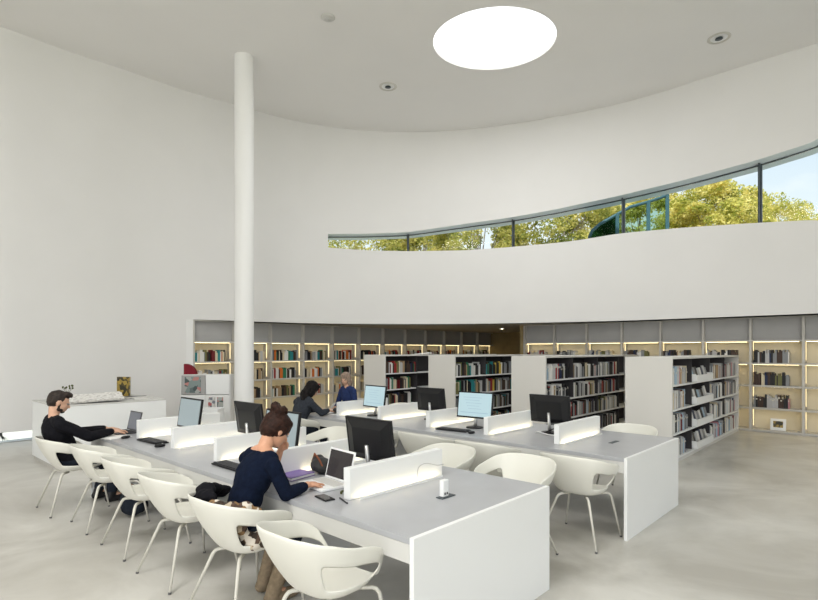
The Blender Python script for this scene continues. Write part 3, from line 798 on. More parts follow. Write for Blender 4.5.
mon(3.42, 3.88, -1, 'monitor with small pale blue screen at the far part of rear table', 'screen', -6)
def keyboard(a, b, face, label, rot=0):
    t = thing('keyboard', label, 'keyboard', P(a, b, TZ+.002), TA+(0 if face > 0 else PI)+R(rot), 'computer keyboards on the study tables')
    g = MB(); g.prism([(-.07, -.215), (.07, -.215), (.07, .215), (-.07, .215)], 0, .014); g.build('case', M['black'], t, .004)
    g = MB()
    for r_ in range(5):
        for k in range(14): g.box(-.058+.024*r_, -.038+.024*r_, -.20+.0288*k, -.176+.0288*k, .0145, .022)
    g.build('keys', M['keys'], t)
def mouse(a, b, label, rot=0):
    t = thing('mouse', label, 'mouse', P(a, b, TZ+.002), TA+R(rot), 'computer mice on the study tables')
    g = MB(); g.ball((0, 0, .012), (.055, .032, .018)); o = g.build('shell', M['black'], t)
    g = MB(); g.ball((.025, 0, .028), (.010, .004, .006)); g.build('wheel', M['silver'], t)
keyboard(.27, 3.98, -1, 'black keyboard below the leftmost grey monitor', 4)
mouse(.20, 3.62, 'black mouse beside the keyboard of the leftmost monitor')
keyboard(3.06, 2.12, -1, 'black keyboard below the brightest pale blue screen', 6)
mouse(3.02, 1.82, 'black mouse right of the keyboard on the rear table')
keyboard(1.20, 1.22, 1, 'black keyboard hidden behind the nearest black monitor')
mouse(.16, 4.43, 'black mouse on the table in front of the man in black', 20)
keyboard(.22, 2.24, -1, 'dark keyboard just left of the woman in navy, under the grey monitor')
def cable(name, pts, r, m, label):
    # points -> smooth tube
    q = spline([Vector(p) for p in pts], 6); g = MB(); g.tube(q, r, 8); o = g.build(name, m); tag(o, label, 'cable'); return o
def tp(a, b, z): return P(a, b, TZ+z)
def shift(pts): return pts
cable('cable', [tp(.74, 1.25, .03), tp(.68, 1.14, .06), tp(.66, 1.02, .11), tp(.70, .95, .14), tp(.72, .90, .07), tp(.72, .865, .008)], .0055, M['white'], 'white cable loop rising behind the divider near the nearest monitor')
cable('cable', [tp(.72, 1.42, .01), tp(.66, 1.5, .09), tp(.64, 1.40, .15), tp(.68, 1.30, .05), tp(.74, 1.33, .008)], .006, M['white'], 'white coiled cable left of the nearest monitor stand')
cable('cable', [tp(3.60, 1.20, .008), tp(3.55, 1.10, .05), tp(3.56, 1.0, .09), tp(3.6, .93, .03), tp(3.66, .90, .008)], .006, M['black'], 'black cables bunched under the rightmost monitor')
cable('cable', [tp(3.58, 1.3, .008), tp(3.5, 1.22, .03), tp(3.48, 1.06, .012), tp(3.54, .95, .008)], .006, M['white'], 'white cable on the rear table by the rightmost monitor')
cable('cable', [tp(3.60, 2.98, .01), tp(3.54, 2.88, .07), tp(3.5, 2.75, .10), tp(3.52, 2.66, .03), tp(3.58, 2.62, .008)], .006, M['silver'], 'grey cable at the foot of the monitor beside the bright screen')
cable('cable', [tp(.50, .845, .008), tp(.42, .90, .012), tp(.34, .96, .008), tp(.30, .93, .008)], .008, M['greencord'], 'olive cord on the front table beside the white laptop')
cable('cable', [tp(.86, .74, .05), tp(.86, .74, .07), tp(.87, .735, .12), tp(.95, .735, .135), tp(1.08, .738, .10), tp(1.16, .737, .095)], .003, M['silver'], 'thin grey wire running across the face of the nearest divider')
# ------------------------------------------------------------------ laptops
def laptop(label, loc, rz, body, scr, ang=18, keys=None):
    t = thing('laptop', label, 'laptop', loc, rz)
    g = MB(); g.box(-.115, .115, -.16, .16, 0, .018); g.build('base', body, t, .004)
    g = MB()
    for r_ in range(5):
        for k in range(12): g.box(-.005+.021*r_, .012+.021*r_, -.142+.0238*k, -.123+.0238*k, .0185, .0205)
    g.build('keys', keys or M['keys'], t)
    g = MB(); g.box(-.09, -.03, -.045, .045, .0183, .0192); g.build('touchpad', keys or M['keys'], t)
    T = Matrix.Translation((.118, 0, .018)) @ Matrix.Rotation(R(ang), 4, 'Y')
    g = MB(); g.box(-.004, .006, -.16, .16, 0, .225, 0, T); l = g.build('lid', body, t, .003)
    g = MB(); g.box(-.006, -.0045, -.145, .145, .016, .210, 0, T); g.build('screen', scr, l)
    return t
laptop('white laptop with dark screen in front of the woman in navy', P(.36, 1.20, TZ+.002), TA+R(-6), M['white'], M['screen_off'], 14, M['paper2'])
M['lapgrey'] = mat('dark_grey_shell', (.05, .05, .055), .4, .4)
M['screen_dusk'] = mat('screen_grey_blue', (.07, .075, .085), .2, .5, emit=(.20, .21, .25), estr=.35)
laptop('dark laptop in front of the man in black', P(.27, 4.86, TZ+.002), TA+R(2), M['lapgrey'], M['screen_dusk'], 12)
# ------------------------------------------------------------------ small things on the front table
t = thing('smartphone', 'black phone lying on the table edge by the white laptop', 'phone', P(.16, .93, TZ+.0015), TA+R(80))
g = MB(); g.box(-.075, .075, -.037, .037, 0, .009); g.build('case', M['black'], t, .003)
g = MB(); g.box(-.066, .066, -.033, .033, .0092, .0098); g.build('screen', M['screen_off'], t)
t = thing('pen', 'grey pen lying beside the black phone near the divider', 'pen', P(.205, .80, TZ+.006), TA+R(70))
g = MB(); g.tube([(-.08, 0, 0), (.055, 0, 0), (.07, 0, 0)], [.0055, .0055, .001], 10); g.build('barrel', M['lapgrey'], t)
g = MB(); g.tube([(-.07, 0, .0065), (-.03, 0, .0065)], .0015, 6); g.build('clip', M['silver'], t)
t = thing('notebook', 'purple covered notebook behind the hand of woman in navy', 'notebook', P(.38, 1.56, TZ+.002), TA+R(8))
g = MB(); g.box(-.12, .12, -.085, .085, 0, .004); g.box(-.12, .12, -.085, .085, .022, .026); g.box(-.12, .12, .081, .085, .004, .022); g.build('cover', M['purple'], t)
g = MB(); g.box(-.115, .115, -.08, .080, .0042, .0218); g.build('pages', M['paper'], t)
t = thing('handbag', 'small black bag with brown strap slumped beside the purple notebook', 'bag', P(.60, 1.53, TZ+.001), TA+R(25))
g = MB(); g.ball((0, 0, .062), (.085, .085, .06)); g.ball((.03, .04, .078), (.06, .05, .06)); g.ball((-.02, -.03, .045), (.08, .06, .044)); organic('pouch', g, M['blackm'], t, .006, 5, (.005, 18))
g = MB(); g.tube(spline([Vector(p) for p in [(-.07, -.05, .06), (-.075, -.02, .12), (-.05, .03, .155), (.0, .06, .14), (.02, .09, .08)]], 6), .007, 8); g.build('strap', M['rust'], t)
t = thing('paper_sheet', 'white sheets of paper under the arms of the man in black', 'paper', P(.10, 4.66, TZ+.002), TA+R(15))
g = MB(); g.box(-.15, .105, -.2, .2, 0, .004); g.build('sheet', M['paper'], t); g = MB(); T = Matrix.Rotation(R(20), 4, 'Z'); g.box(-.1, .1, -.14, .14, .0045, .007, 0, T); g.build('sheet', M['paper'], t)
t = thing('paper_sheet', 'papers and dark pencil case on the far part of rear table near woman in grey', 'paper', P(3.15, 4.55, TZ+.002), TA+R(15))
g = MB(); g.box(-.12, .12, -.2, .2, 0, .006); g.build('sheet', M['paper'], t)
t = thing('pencil_case', 'black pencil case on the papers before the woman in grey', 'pencil case', P(3.20, 4.50, TZ+.010), TA+R(60))
g = MB(); g.ball((0, 0, .04), (.13, .05, .038)); organic('case', g, M['blackm'], t, .006, 2, (.006, 15)); g = MB(); g.tube([(-.09, 0, .078), (.09, 0, .078)], .003, 6); g.build('zip', M['silver'], t)
# ------------------------------------------------------------------ people
def rotY(deg): return Matrix.Rotation(R(deg), 3, 'Y')
def head_parts(mb, c, Tm, woman=True, ears=True):
    """face looks along local +x of Tm; c = head centre"""
    c = Vector(c); k = .96 if woman else 1.0
    def q(x, y, z): return c+Tm @ (Vector((x, y, z))*k)
    def e(p, r_, extra=None): mb.ball(q(*p), tuple(v*k for v in r_), Tm if extra is None else Tm @ extra)
    e((-.012, 0, .028), (.098, .077, .088))          # cranium
    e((.028, 0, -.03), (.066, .060, .078))           # face
    e((.052, 0, -.078), (.034, .036, .028))          # chin and jaw
    e((.0, 0, -.062), (.05, .052, .035))
    e((.078, .0, .022), (.018, .045, .012))          # brow
    mb.cap(q(.088, 0, .008), .0085*k, q(.108, 0, -.026), .0125*k)   # nose
    e((.096, .010, -.031), (.010, .008, .007)); e((.096, -.010, -.031), (.010, .008, .007))
    e((.087, 0, -.053), (.011, .021, .006)); e((.084, 0, -.062), (.012, .018, .007))   # lips
    e((.066, .030, -.014), (.018, .016, .014)); e((.066, -.030, -.014), (.018, .016, .014))  # cheeks
    if ears:
        for s_ in (-1, 1): e((-.008, s_*.078, -.008), (.019, .008, .031), Matrix.Rotation(R(s_*-12), 3, 'Z'))
    return q
def hand_parts(mb, w, d, n, curl, side, sc=1.0, spread=1.0, thumb=1.0):
    """w wrist, d direction of the fingers, n palm normal (towards the palm), side: +1 thumb on d x n side"""
    w = Vector(w); d = Vector(d).normalized(); n = Vector(n); n = (n-d*n.dot(d)).normalized(); a = d.cross(n).normalized()*side
    T = Matrix((d, a, n)).transposed()
    mb.ball(w+d*.047*sc, (.052*sc, .040*sc, .016*sc), T)
    mb.ball(w+d*.025*sc+a*.018*sc+n*.006*sc, (.032*sc, .018*sc, .016*sc), T)
    L = [.070, .080, .074, .058]
    for i in range(4):
        off = (1.5-i)*.0205*spread*sc
        p = w+d*(.085-.004*abs(i-1.2))*sc+a*off; dd = (d+a*(1.5-i)*.10*spread).normalized(); ang = 0; rr = .0092*sc; pl = p-dd*.02*sc
        for j, fr_ in enumerate((.46, .30, .24)):
            ang += R(curl[i]*(.6 if j == 0 else 1.0)); q = p+(dd*math.cos(ang)+n*math.sin(ang))*L[i]*fr_*sc
            mb.cap(pl, rr, q, rr*.92); pl = q; p = q; rr *= .92
    p0 = w+d*.022*sc+a*.028*sc; p1 = p0+(d*.6+a*.75+n*.25*thumb).normalized()*.036*sc; p2 = p1+(d*.9+a*.25+n*.35*thumb).normalized()*.032*sc; p3 = p2+(d*.95+a*.0+n*.4*thumb).normalized()*.024*sc
    mb.cap(p0, .0125*sc, p1, .0115*sc); mb.cap(p1, .0115*sc, p2, .0105*sc); mb.cap(p2, .0100*sc, p3, .0085*sc)
def torso_parts(mb, hip, chest, neck, sw, grow=0.0, k=1.0):
    """hip/chest centres, sw = half shoulder width; returns nothing"""
    hip = Vector(hip); chest = Vector(chest); neck = Vector(neck); ax = (chest-hip).normalized(); y = Vector((0, 1, 0)); x = y.cross(ax).normalized(); T = Matrix((x, y, ax)).transposed()
    mb.ball(hip, (.125*k+grow, .165*k+grow, .115+grow), T)
    mid = hip.lerp(chest, .5); mb.ball(mid, (.10*k+grow, .128*k+grow, .16+grow), T)
    mb.ball(chest-ax*.02, (.108*k+grow, .150*k+grow, .165+grow), T)
    up = (neck-chest).normalized()
    for s_ in (-1, 1): mb.cap(neck-up*.035+Vector((0, s_*.03, 0)), .045+grow, chest+up*.105+Vector((0, s_*(sw-.045), 0)), .052+grow)
def person(spec):
    S = spec; t = thing('person', S['label'], 'person', S['loc'], S['rz'])
    k = S.get('k', 1.0); vox = S.get('vox', .007); sw = S['sw']
    hip, chest, neck, headc = map(Vector, (S['hip'], S['chest'], S['neck'], S['head']))
    Tm = Matrix.Rotation(R(S.get('yaw', 0)), 3, 'Z') @ rotY(S['pitch'])
    up = (neck-chest).normalized()
    sh = {s_: chest+up*.085+Vector((S.get('shf', {}).get(s_, 0), s_*sw, 0)) for s_ in (-1, 1)}
    g = MB(); torso_parts(g, hip, chest, neck, sw, 0, k)
    base = headc+Tm @ Vector((-.03, 0, -.06))
    g.cap(neck-up*.03, .053, base, .046)
    q = head_parts(g, headc, Tm, S['woman'])
    for s_ in (-1, 1):
        el, wr = map(Vector, S['arm'][s_]); g.limb([sh[s_], sh[s_].lerp(el, .5), el, el.lerp(wr, .35), wr], [.048*k, .043*k, .036*k, .036*k, .025*k])
        hd = S['hand'][s_]; hand_parts(g, wr+(wr-el).normalized()*.005, hd['d'], hd['n'], hd['curl'], hd['side'], .95 if S['woman'] else 1.05, hd.get('spread', 1))
        kn, an, toe = map(Vector, S['leg'][s_]); hj = hip+Vector((.02, s_*.085, -.02))
        g.limb([hj, hj.lerp(kn, .5), kn, kn.lerp(an, .35), an, toe], [.085*k, .075*k, .056*k, .055*k, .034*k, .02])
    body = organic('body', g, S['skin'], t, vox, 2)
    # clothes
    G = .013
    g = MB(); torso_parts(g, hip+Vector((0, 0, .03)), chest, neck-up*S.get('low_neck', .015), sw-S.get('nw', 0), G, k)
    for s_ in (-1, 1):
        el, wr = map(Vector, S['arm'][s_]); cuff = el.lerp(wr, S['cuff'][s_]); g.limb([sh[s_]-up*.005, sh[s_].lerp(el, .5), el, el.lerp(cuff, .5), cuff], [.060*k, .056*k, .050*k, .047*k, .039*k])
    organic(S['top'][0], g, S['top'][1], t, max(vox, .008), 5, (.004, 9))
    g = MB(); g.ball(hip+Vector((.01, 0, -.02)), (.148*k, .182*k, .11))
    for s_ in (-1, 1):
        kn, an, toe = map(Vector, S['leg'][s_]); hj = hip+Vector((.02, s_*.085, -.02)); e2 = kn.lerp(an, .9)
        g.limb([hj, hj.lerp(kn, .5), kn, kn.lerp(an, .35), e2], [.098*k, .088*k, .070*k, .066*k, .052*k])
    organic('trousers', g, S['legs'], t, .010, 3, (.003, 9))
    for s_ in (-1, 1):
        kn, an, toe = map(Vector, S['leg'][s_]); g = MB(); f = (toe-an); f.z = 0; f.normalize()
        b = Vector((an.x, an.y, .045))
        g.cap(b-f*.035, .042, b+f*.08, .043); g.cap(b+f*.08, .043, Vector((b.x, b.y, .04))+f*.165, .036)
        if S.get('boot'): g.limb([an, an.lerp(kn, .3), an.lerp(kn, .55)], [.050, .058, .064])
        g.cap(b-f*.02, .046, Vector((an.x, an.y, .11)), .05)
        # flat sole
        organic('boot' if S.get('boot') else 'shoe', g, S['shoes'], t, .009, 3)
    for s_ in (-1, 1):
        g = MB(); g.ball(q(.078, s_*.031, .004), .0108, None, 0, 10, 6); e_ = g.build('eye', M['eye'], t)
        g = MB(); g.ball(q(.0875, s_*.031, .003), .0052, None, 0, 8, 6); g.build('pupil', M['black'], e_)
    S['hair'](t, q, Tm, S)
    return t
def hair_bun(t, q, Tm, S):
    g = MB()
    def e(p, r_): g.ball(q(*p), r_, Tm)
    e((-.024, 0, .038), (.108, .092, .098)); e((-.060, 0, -.005), (.066, .082, .08)); e((.035, 0, .085), (.05, .066, .032)); e((-.075, 0, -.045), (.03, .04, .035))
    e((.012, .062, .035), (.045, .022, .05)); e((.012, -.062, .035), (.045, .022, .05))
    h = organic('hair', g, M['hair_r'], t, .006, 3, (.004, 38))
    g = MB()
    for k in range(12):
        a = k*2.4; g.ball(q(-.075+.034*math.cos(a), .034*math.sin(a), .128+.020*math.sin(k*1.7)), .032)
    organic('hair_bun', g, M['hair_r'], t, .006, 2, (.008, 40))
def hair_long(t, q, Tm, S):
    g = MB()
    def e(p, r_): g.ball(q(*p), r_, Tm)
    e((-.02, 0, .036), (.106, .090, .094)); e((-.055, 0, -.03), (.065, .085, .09)); e((-.07, 0, -.11), (.05, .095, .09)); e((-.06, -.05, -.16), (.045, .05, .08)); e((.0, -.072, -.05), (.05, .025, .11)); e((.0, .072, -.05), (.05, .025, .11)); e((.035, 0, .088), (.055, .07, .032))
    organic('hair', g, S.get('hairmat', M['hair_b']), t, .008, 3, (.007, 26))
def hair_short(t, q, Tm, S):
    g = MB()
    def e(p, r_): g.ball(q(*p), r_, Tm)
    e((-.022, 0, .042), (.100, .081, .086)); e((-.05, 0, .0), (.068, .074, .066)); e((.045, 0, .10), (.055, .064, .032)); e((.075, .01, .095), (.028, .045, .020)); e((-.07, 0, -.035), (.03, .05, .03))
    organic('hair', g, M['hair_m'], t, .006, 2, (.006, 42))
    g = MB()
    def e(p, r_): g.ball(q(*p), r_, Tm)
    e((.052, 0, -.084), (.034, .038, .022)); e((.026, .042, -.066), (.036, .014, .024)); e((.026, -.042, -.066), (.036, .014, .024)); e((.092, 0, -.045), (.007, .022, .004))
    e((.008, .056, -.03), (.012, .014, .035)); e((.008, -.056, -.03), (.012, .014, .035))
    organic('beard', g, M['hair_m'], t, .005, 1, (.003, 60))
# woman in navy: right side towards the camera, hand on the laptop, other hand at her mouth
woman = dict(label='person in a navy sweater with an auburn hair bun, typing on a white laptop', loc=P(-.17, 1.36, 0), rz=TA, woman=True, k=.92, vox=.0048, sw=.165,
  hip=(-.06, 0, .545), chest=(.07, -.01, .885), neck=(.155, -.005, 1.06), head=(.25, .005, 1.15), pitch=36, yaw=-4,
  arm={-1: ((.16, -.245, .765), (.355, -.215, .79)), 1: ((.33, .20, .785), (.345, .10, .985))}, cuff={-1: .78, 1: .30},
  hand={-1: dict(d=(.9, .30, -.12), n=(0, 0, -1), curl=(16, 18, 20, 24), side=-1, spread=1.25), 1: dict(d=(.05, -.35, 1), n=(-.8, -.3, .1), curl=(40, 45, 50, 55), side=1)},
  leg={-1: ((.36, -.10, .50), (.16, -.10, .10), (.28, -.10, .05)), 1: ((.37, .10, .50), (.23, .12, .10), (.36, .13, .05))},
  top=('sweater', M['navy']), legs=M['jean'], shoes=M['fawn'], boot=True, skin=M['skin'], hair=hair_bun, low_neck=.055, nw=.012)
person(woman)
man = dict(label='person with short dark hair and beard in black sweater, typing on dark laptop', loc=P(-.25, 4.82, 0), rz=TA, woman=False, k=1.08, vox=.0065, sw=.20,
  hip=(-.03, 0, .53), chest=(-.155, 0, .85), neck=(-.175, 0, 1.02), head=(-.125, 0, 1.150), pitch=20, yaw=-8,
  arm={-1: ((.10, -.25, .78), (.365, -.13, .80)), 1: ((.12, .23, .78), (.375, .12, .80))}, cuff={-1: .9, 1: .9},
  hand={-1: dict(d=(.95, .25, -.05), n=(0, 0, -1), curl=(18, 20, 22, 24), side=-1), 1: dict(d=(.95, -.2, -.05), n=(0, 0, -1), curl=(18, 20, 22, 24), side=1)},
  leg={-1: ((.40, -.11, .50), (.36, -.12, .10), (.48, -.12, .05)), 1: ((.41, .12, .50), (.30, .13, .10), (.42, .14, .05))},
  top=('sweater', M['blackknit']), legs=M['jean'], shoes=M['shoe'], skin=M['skin2'], hair=hair_short)
person(man)
grey = dict(label='person with long black hair in charcoal jacket, leaning over the rear table', loc=P(2.60, 4.62, 0), rz=TA, woman=True, k=.98, vox=.009, sw=.175,
  hip=(-.05, 0, .545), chest=(.06, 0, .86), neck=(.13, 0, 1.035), head=(.22, -.02, 1.13), pitch=36, yaw=-10,
  arm={-1: ((.22, -.25, .79), (.44, -.12, .80)), 1: ((.24, .23, .79), (.44, .10, .80))}, cuff={-1: .95, 1: .95},
  hand={-1: dict(d=(.9, .3, -.05), n=(0, 0, -1), curl=(22, 22, 24, 26), side=-1), 1: dict(d=(.95, -.2, -.05), n=(0, 0, -1), curl=(20, 22, 24, 26), side=1)},
  leg={-1: ((.38, -.10, .50), (.32, -.10, .10), (.44, -.10, .05)), 1: ((.38, .10, .50), (.28, .12, .10), (.40, .13, .05))},
  top=('jacket', M['greyjacket']), legs=M['jean'], shoes=M['shoe'], skin=M['skin2'], hair=hair_long)
person(grey)
blue = dict(label='far person in a blue top with light brown hair, beyond the rear table', loc=P(4.50, 5.75, 0), rz=TA+PI, woman=True, k=.95, vox=.010, sw=.17,
  hip=(-.05, 0, .545), chest=(-.02, 0, .87), neck=(.0, 0, 1.05), head=(.04, 0, 1.18), pitch=18, yaw=20,
  arm={-1: ((.02, -.26, .66), (.22, -.14, .62)), 1: ((.02, .26, .66), (.22, .14, .62))}, cuff={-1: .5, 1: .5},
  hand={-1: dict(d=(.9, .3, -.1), n=(0, 0, -1), curl=(22, 22, 24, 26), side=-1), 1: dict(d=(.9, -.3, -.1), n=(0, 0, -1), curl=(20, 22, 24, 26), side=1)},
  leg={-1: ((.38, -.10, .50), (.32, -.10, .10), (.44, -.10, .05)), 1: ((.38, .10, .50), (.28, .12, .10), (.40, .13, .05))},
  top=('shirt', M['bluetop']), legs=M['jean'], shoes=M['shoe'], skin=M['skin2'], hair=hair_long, hairmat=M['hair_f'])
person(blue)
# ------------------------------------------------------------------ cloths in the woman's chair
fr = frame_of(P(-.17, 1.34), TA)
g = MB()
for x, y, z, r_ in [(-.25, -.10, .755, .042), (-.20, -.17, .745, .045), (-.13, -.215, .735, .045), (-.07, -.24, .71, .036), (-.24, -.03, .74, .04), (-.17, -.12, .67, .05), (-.11, -.17, .65, .045), (-.12, -.12, .59, .05), (-.07, -.14, .52, .05), (-.06, -.185, .50, .045), (.0, -.20, .485, .036), (-.03, -.20, .54, .035)]:
    g.ball((x+.0, y, z), (r_, r_*1.2, r_))
o = organic('scarf', g, M['leopard'], None, .008, 14, (.010, 16)); o.matrix_world = fr
tag(o, 'mottled brown and cream scarf draped in the chair of woman in navy', 'scarf')
g = MB()
for x, y, z, r_, ry in [(-.22, .10, .77, .05, .10), (-.18, .20, .785, .06, .09), (-.10, .27, .765, .09, .05), (-.03, .295, .735, .09, .035), (-.22, .20, .72, .05, .08), (-.14, .25, .70, .07, .05)]:
    g.ball((x, y, z), (r_, ry, .045))
o = organic('coat', g, M['blackknit'], None, .008, 14, (.012, 11)); o.matrix_world = fr
tag(o, 'black coat hung over the chair back of woman in navy', 'coat')
# rust cloth between chairs and a grey bag on the floor near the man
t = thing('backpack', 'dark backpack on the floor under the front table near the man', 'backpack', P(.08, 3.98, 0), TA+R(30))
g = MB(); g.ball((0, 0, .15), (.12, .14, .148)); g.ball((.05, 0, .10), (.08, .12, .09)); organic('body', g, M['jean'], t, .009, 3, (.006, 12))
g = MB(); g.tube(spline([Vector(p) for p in [(-.03, -.05, .27), (-.05, -.04, .33), (-.05, .04, .33), (-.03, .05, .27)]], 5), .010, 8); g.build('handle', M['rust'], t)
t = thing('cloth', 'rust brown cloth hanging on the chair behind the front table', 'cloth', P(2.28, 1.58, 0), TA)
g = MB(); g.ball((0, 0, .70), (.02, .035, .08)); g.ball((.01, .01, .60), (.02, .045, .1)); organic('folds', g, M['rust'], t, .007, 3, (.008, 20)) if False else None
bpy.data.objects.remove(t)
# ------------------------------------------------------------------ service counter behind the man
rel = lambda X, Y: ((X-.024)*.677+(Y-2.711)*.736, -(X-.024)*.736+(Y-2.711)*.677)
ca, cb = rel(-4.93, 7.40)
t = thing('service_counter', 'white block counter with papers on it, behind the man in black', 'counter', P(ca, cb), TA)
CW, CL, CH = 1.50, 1.38, .93
g = MB(); g.box(0.02, CW-.02, .02, CL-.02, .0, .06); g.build('plinth', M['gshelf'], t)
g = MB(); g.box(0, CW, 0, CL, .061, CH-.021); g.build('body', M['white'], t, .004)
g = MB(); g.box(0, CW, 0, CL, CH-.02, CH); g.build('counter_top', M['apron'], t, .002)
GC = 'things lying on the white counter'
def oncounter(a, b, z=0.0): return P(ca+a, cb+b, CH+.001+z)
t = thing('open_newspaper', 'large open newspaper spread on the white counter', 'newspaper', oncounter(.62, .52), TA-R(12), GC)
g = MB(); n = 10
for s_ in (-1, 1):
    vs = []
    for k in range(n+1):
        u = k/n; z = .085*math.sin(PI*u**.6)*(1-.5*u)+.012+.012*math.sin(9*u)+.09*u*0
        vs += [(-.36, s_*.46*u, z), (.36, s_*.46*u, z+.03)]
    vs2 = [(x, y, z-.01) for x, y, z in vs]; m_ = len(vs)
    fs = [(2*k, 2*k+1, 2*k+3, 2*k+2) for k in range(n)]; fs2 = [tuple(m_+i for i in f[::-1]) for f in fs]
    g.add(vs+vs2, fs+fs2+[(0, 1, m_+1, m_), (2*n, m_+2*n, m_+2*n+1, 2*n+1)], 0, True)
g.build('pages', M['newsprint'], t)
for k, (a, b, rz, w, h, th, m_, lab) in enumerate([
    (.30, .35, 20, .30, .22, .012, 'cover', 'magazine on the counter nearest the head of the man'),
    (.95, .30, -18, .30, .22, .02, 'cover', 'magazine on the counter between newspaper and counter front'),
    (1.22, .30, 8, .32, .24, .03, 'paper2', 'stack of grey papers at the right end of the counter'),
    (1.30, .72, -30, .30, .22, .015, 'lapgrey', 'dark folder at the right end of the counter'),
    (.30, .80, -8, .30, .22, .05, 'newsprint', 'pile of printed sheets at the left of the counter')]):
    t = thing('magazine' if m_ == 'cover' else 'paper_stack', lab, 'magazine' if m_ == 'cover' else 'paper', oncounter(a, b), TA+R(rz), GC)
    g = MB(); g.box(-w/2, w/2, -h/2, h/2, 0, th*.8); g.build('pages', M['paper2'], t); g = MB(); g.box(-w/2, w/2, -h/2, h/2, th*.8+.0005, th); g.build('cover', M[m_], t)
t = thing('display_book', 'gold and black book standing upright on the counter', 'book', oncounter(1.22, 1.02), TA-R(55), GC)
g = MB(); g.box(-.12, .12, -.012, -.009, 0, .33); g.box(-.12, .12, .009, .012, 0, .33); g.box(-.12, -.117, -.009, .009, 0, .33); g.build('cover', M['gold'], t)
g = MB(); g.box(-.1165, .116, -.0088, .0088, .003, .325); g.build('pages', PAGE, t)
t = thing('tape_dispenser', 'small black object lying on the counter behind the newspaper', 'desk tool', oncounter(.85, 1.15), TA-R(20), GC)
g = MB(); g.prism([(-.08, 0), (.08, 0), (.07, .03), (.03, .06), (-.02, .035), (-.07, .055)], -.025, .025, 0, Matrix.Rotation(PI/2, 4, 'X')); g.build('body', M['black'], t)
g = MB(); g.tube([(.045, -.02, .045), (.045, .02, .045)], .022, 14); g.build('reel', M['lapgrey'], t)
t = thing('plant_sprig', 'small pale dried sprig in a cup on the counter by the head of the man', 'plant', oncounter(.38, .98), TA, GC)
g = MB(); g.lathe([(.001, 0), (.035, 0), (.042, .09), (.038, .09), (.032, .008), (.001, .008)][::-1], 16); g.build('cup', M['whitem'], t)
g = MB()
for k in range(9):
    a = k*2.4; g.tube([(0, 0, .03), (.03*math.cos(a), .03*math.sin(a), .13), (.07*math.cos(a), .07*math.sin(a), .17+.02*(k % 3))], [.002, .002, .001], 5)
    g.ball((.07*math.cos(a), .07*math.sin(a), .18+.02*(k % 3)), (.014, .008, .018), None, 0, 6, 5)
g.build('stems', M['greencord'], t)
# ------------------------------------------------------------------ periodical display by the end of the left shelves
t = thing('magazine_display', 'white display cabinet with framed posters left of the column', 'display cabinet', (-4.22, 10.95, 0), R(6))
g = MB(); g.box(-.5, .5, 0, .32, .08, .79); g.box(-.5, -.485, 0, .32, .79, 1.21); g.box(.485, .5, 0, .32, .79, 1.21); g.box(-.485, .485, .30, .32, .79, 1.21); g.box(-.485, .485, 0, .30, 1.195, 1.21); g.build('body', M['whitem'], t)
g = MB(); g.box(-.46, .46, .03, .29, 0, .079); g.build('plinth', M['gshelf'], t)
d = MB().box(.01, .484, -.02, -.001, .80, 1.205).build('door', M['white'], t, .002)
d = MB().box(-.484, -.01, .02, .03, .80, 1.194).build('door', M['gpanel'], t)
MB().box(-.42, -.10, .012, .019, .83, 1.16).build('poster', M['poster'], d)
d = MB().box(-.484, -.01, -.02, -.001, .42, .78).build('door', M['white'], t, .002)
d = MB().box(.01, .484, -.02, -.001, .42, .78).build('door', M['whitem'], t, .002)
MB().box(.06, .20, -.030, -.021, .5, .74).build('magazine', M['cover'], d); MB().box(.24, .36, -.030, -.021, .5, .74).build('magazine', M['poster'], d)
t = thing('felt_hat', 'dark red quarter-round felt object on the display cabinet', 'hat', (-4.60, 11.1, 1.211), R(6))
pr = [(-.11, 0)]+[(-.11+.24*math.sin(a), .22*math.cos(a)) for a in [PI/2*k/10 for k in range(11)]]
g = MB(); g.prism(pr[::-1], -.08, .08, 0, Matrix.Rotation(PI/2, 4, 'X')); g.build('crown', M['red'], t, .012)
g = MB(); g.box(-.1105, .131, -.082, .082, .0, .012); g.build('brim', M['red'], t)
t = thing('low_pedestal', 'low white box pedestal in front of the display cabinet', 'pedestal', (-3.72, 9.55, 0), R(4))
g = MB(); g.box(-.25, .25, 0, .4, .0, .615); g.build('body', M['white'], t, .004); g = MB(); g.box(-.26, .26, -.01, .41, .616, .64); g.build('top_board', M['white'], t, .003)
# ------------------------------------------------------------------ outside: terrace screen and trees
def scr_pt(px, y, Z): return ((px-409)/F*Z, Z, EYE+(HOR-y)*Z/F)
Zs = 15.6
t = thing('glass_screen', 'teal glass windbreak with a curved corner outside the ribbon window', 'glass screen', (0, 0, 0))
def poly3(pts, th, m, name):
    n = len(pts); g = MB(); vs = [(x, y, z) for x, y, z in pts]+[(x, y+th, z) for x, y, z in pts]
    g.add(vs, [tuple(range(n)), tuple(range(2*n-1, n-1, -1))]+[((i+1) % n, i, n+i, n+(i+1) % n) for i in range(n)]); return g.build(name, m, t)
top = [(589, 238), (592, 231), (600, 224), (617, 214.5), (630, 207), (648, 202), (667, 195.5)]
lowz = 2.75
tp3 = [scr_pt(x, y, Zs) for x, y in top]
def pane(i0, i1, m): ps = tp3[i0:i1+1]; poly3([(ps[0][0], Zs, lowz)]+ps+[(ps[-1][0], Zs, lowz)], .02, m, 'glass_pane')
pane(0, 3, M['teal_dark']); pane(3, 5, M['teal_glass']); pane(5, 6, M['teal_glass'])
for i in (3, 5, 6):
    x, y, z = tp3[i]; g = MB(); g.box(x-.05, x+.05, Zs-.04, Zs-.001, lowz, z+.03); g.build('post', mat('teal_metal', (.04, .11, .13), .4, .5), t)
g = MB(); g.tube(tp3, .045, 8); g.build('top_rail', bpy.data.materials['teal_metal'], t)
t['category'] = 'glass screen'
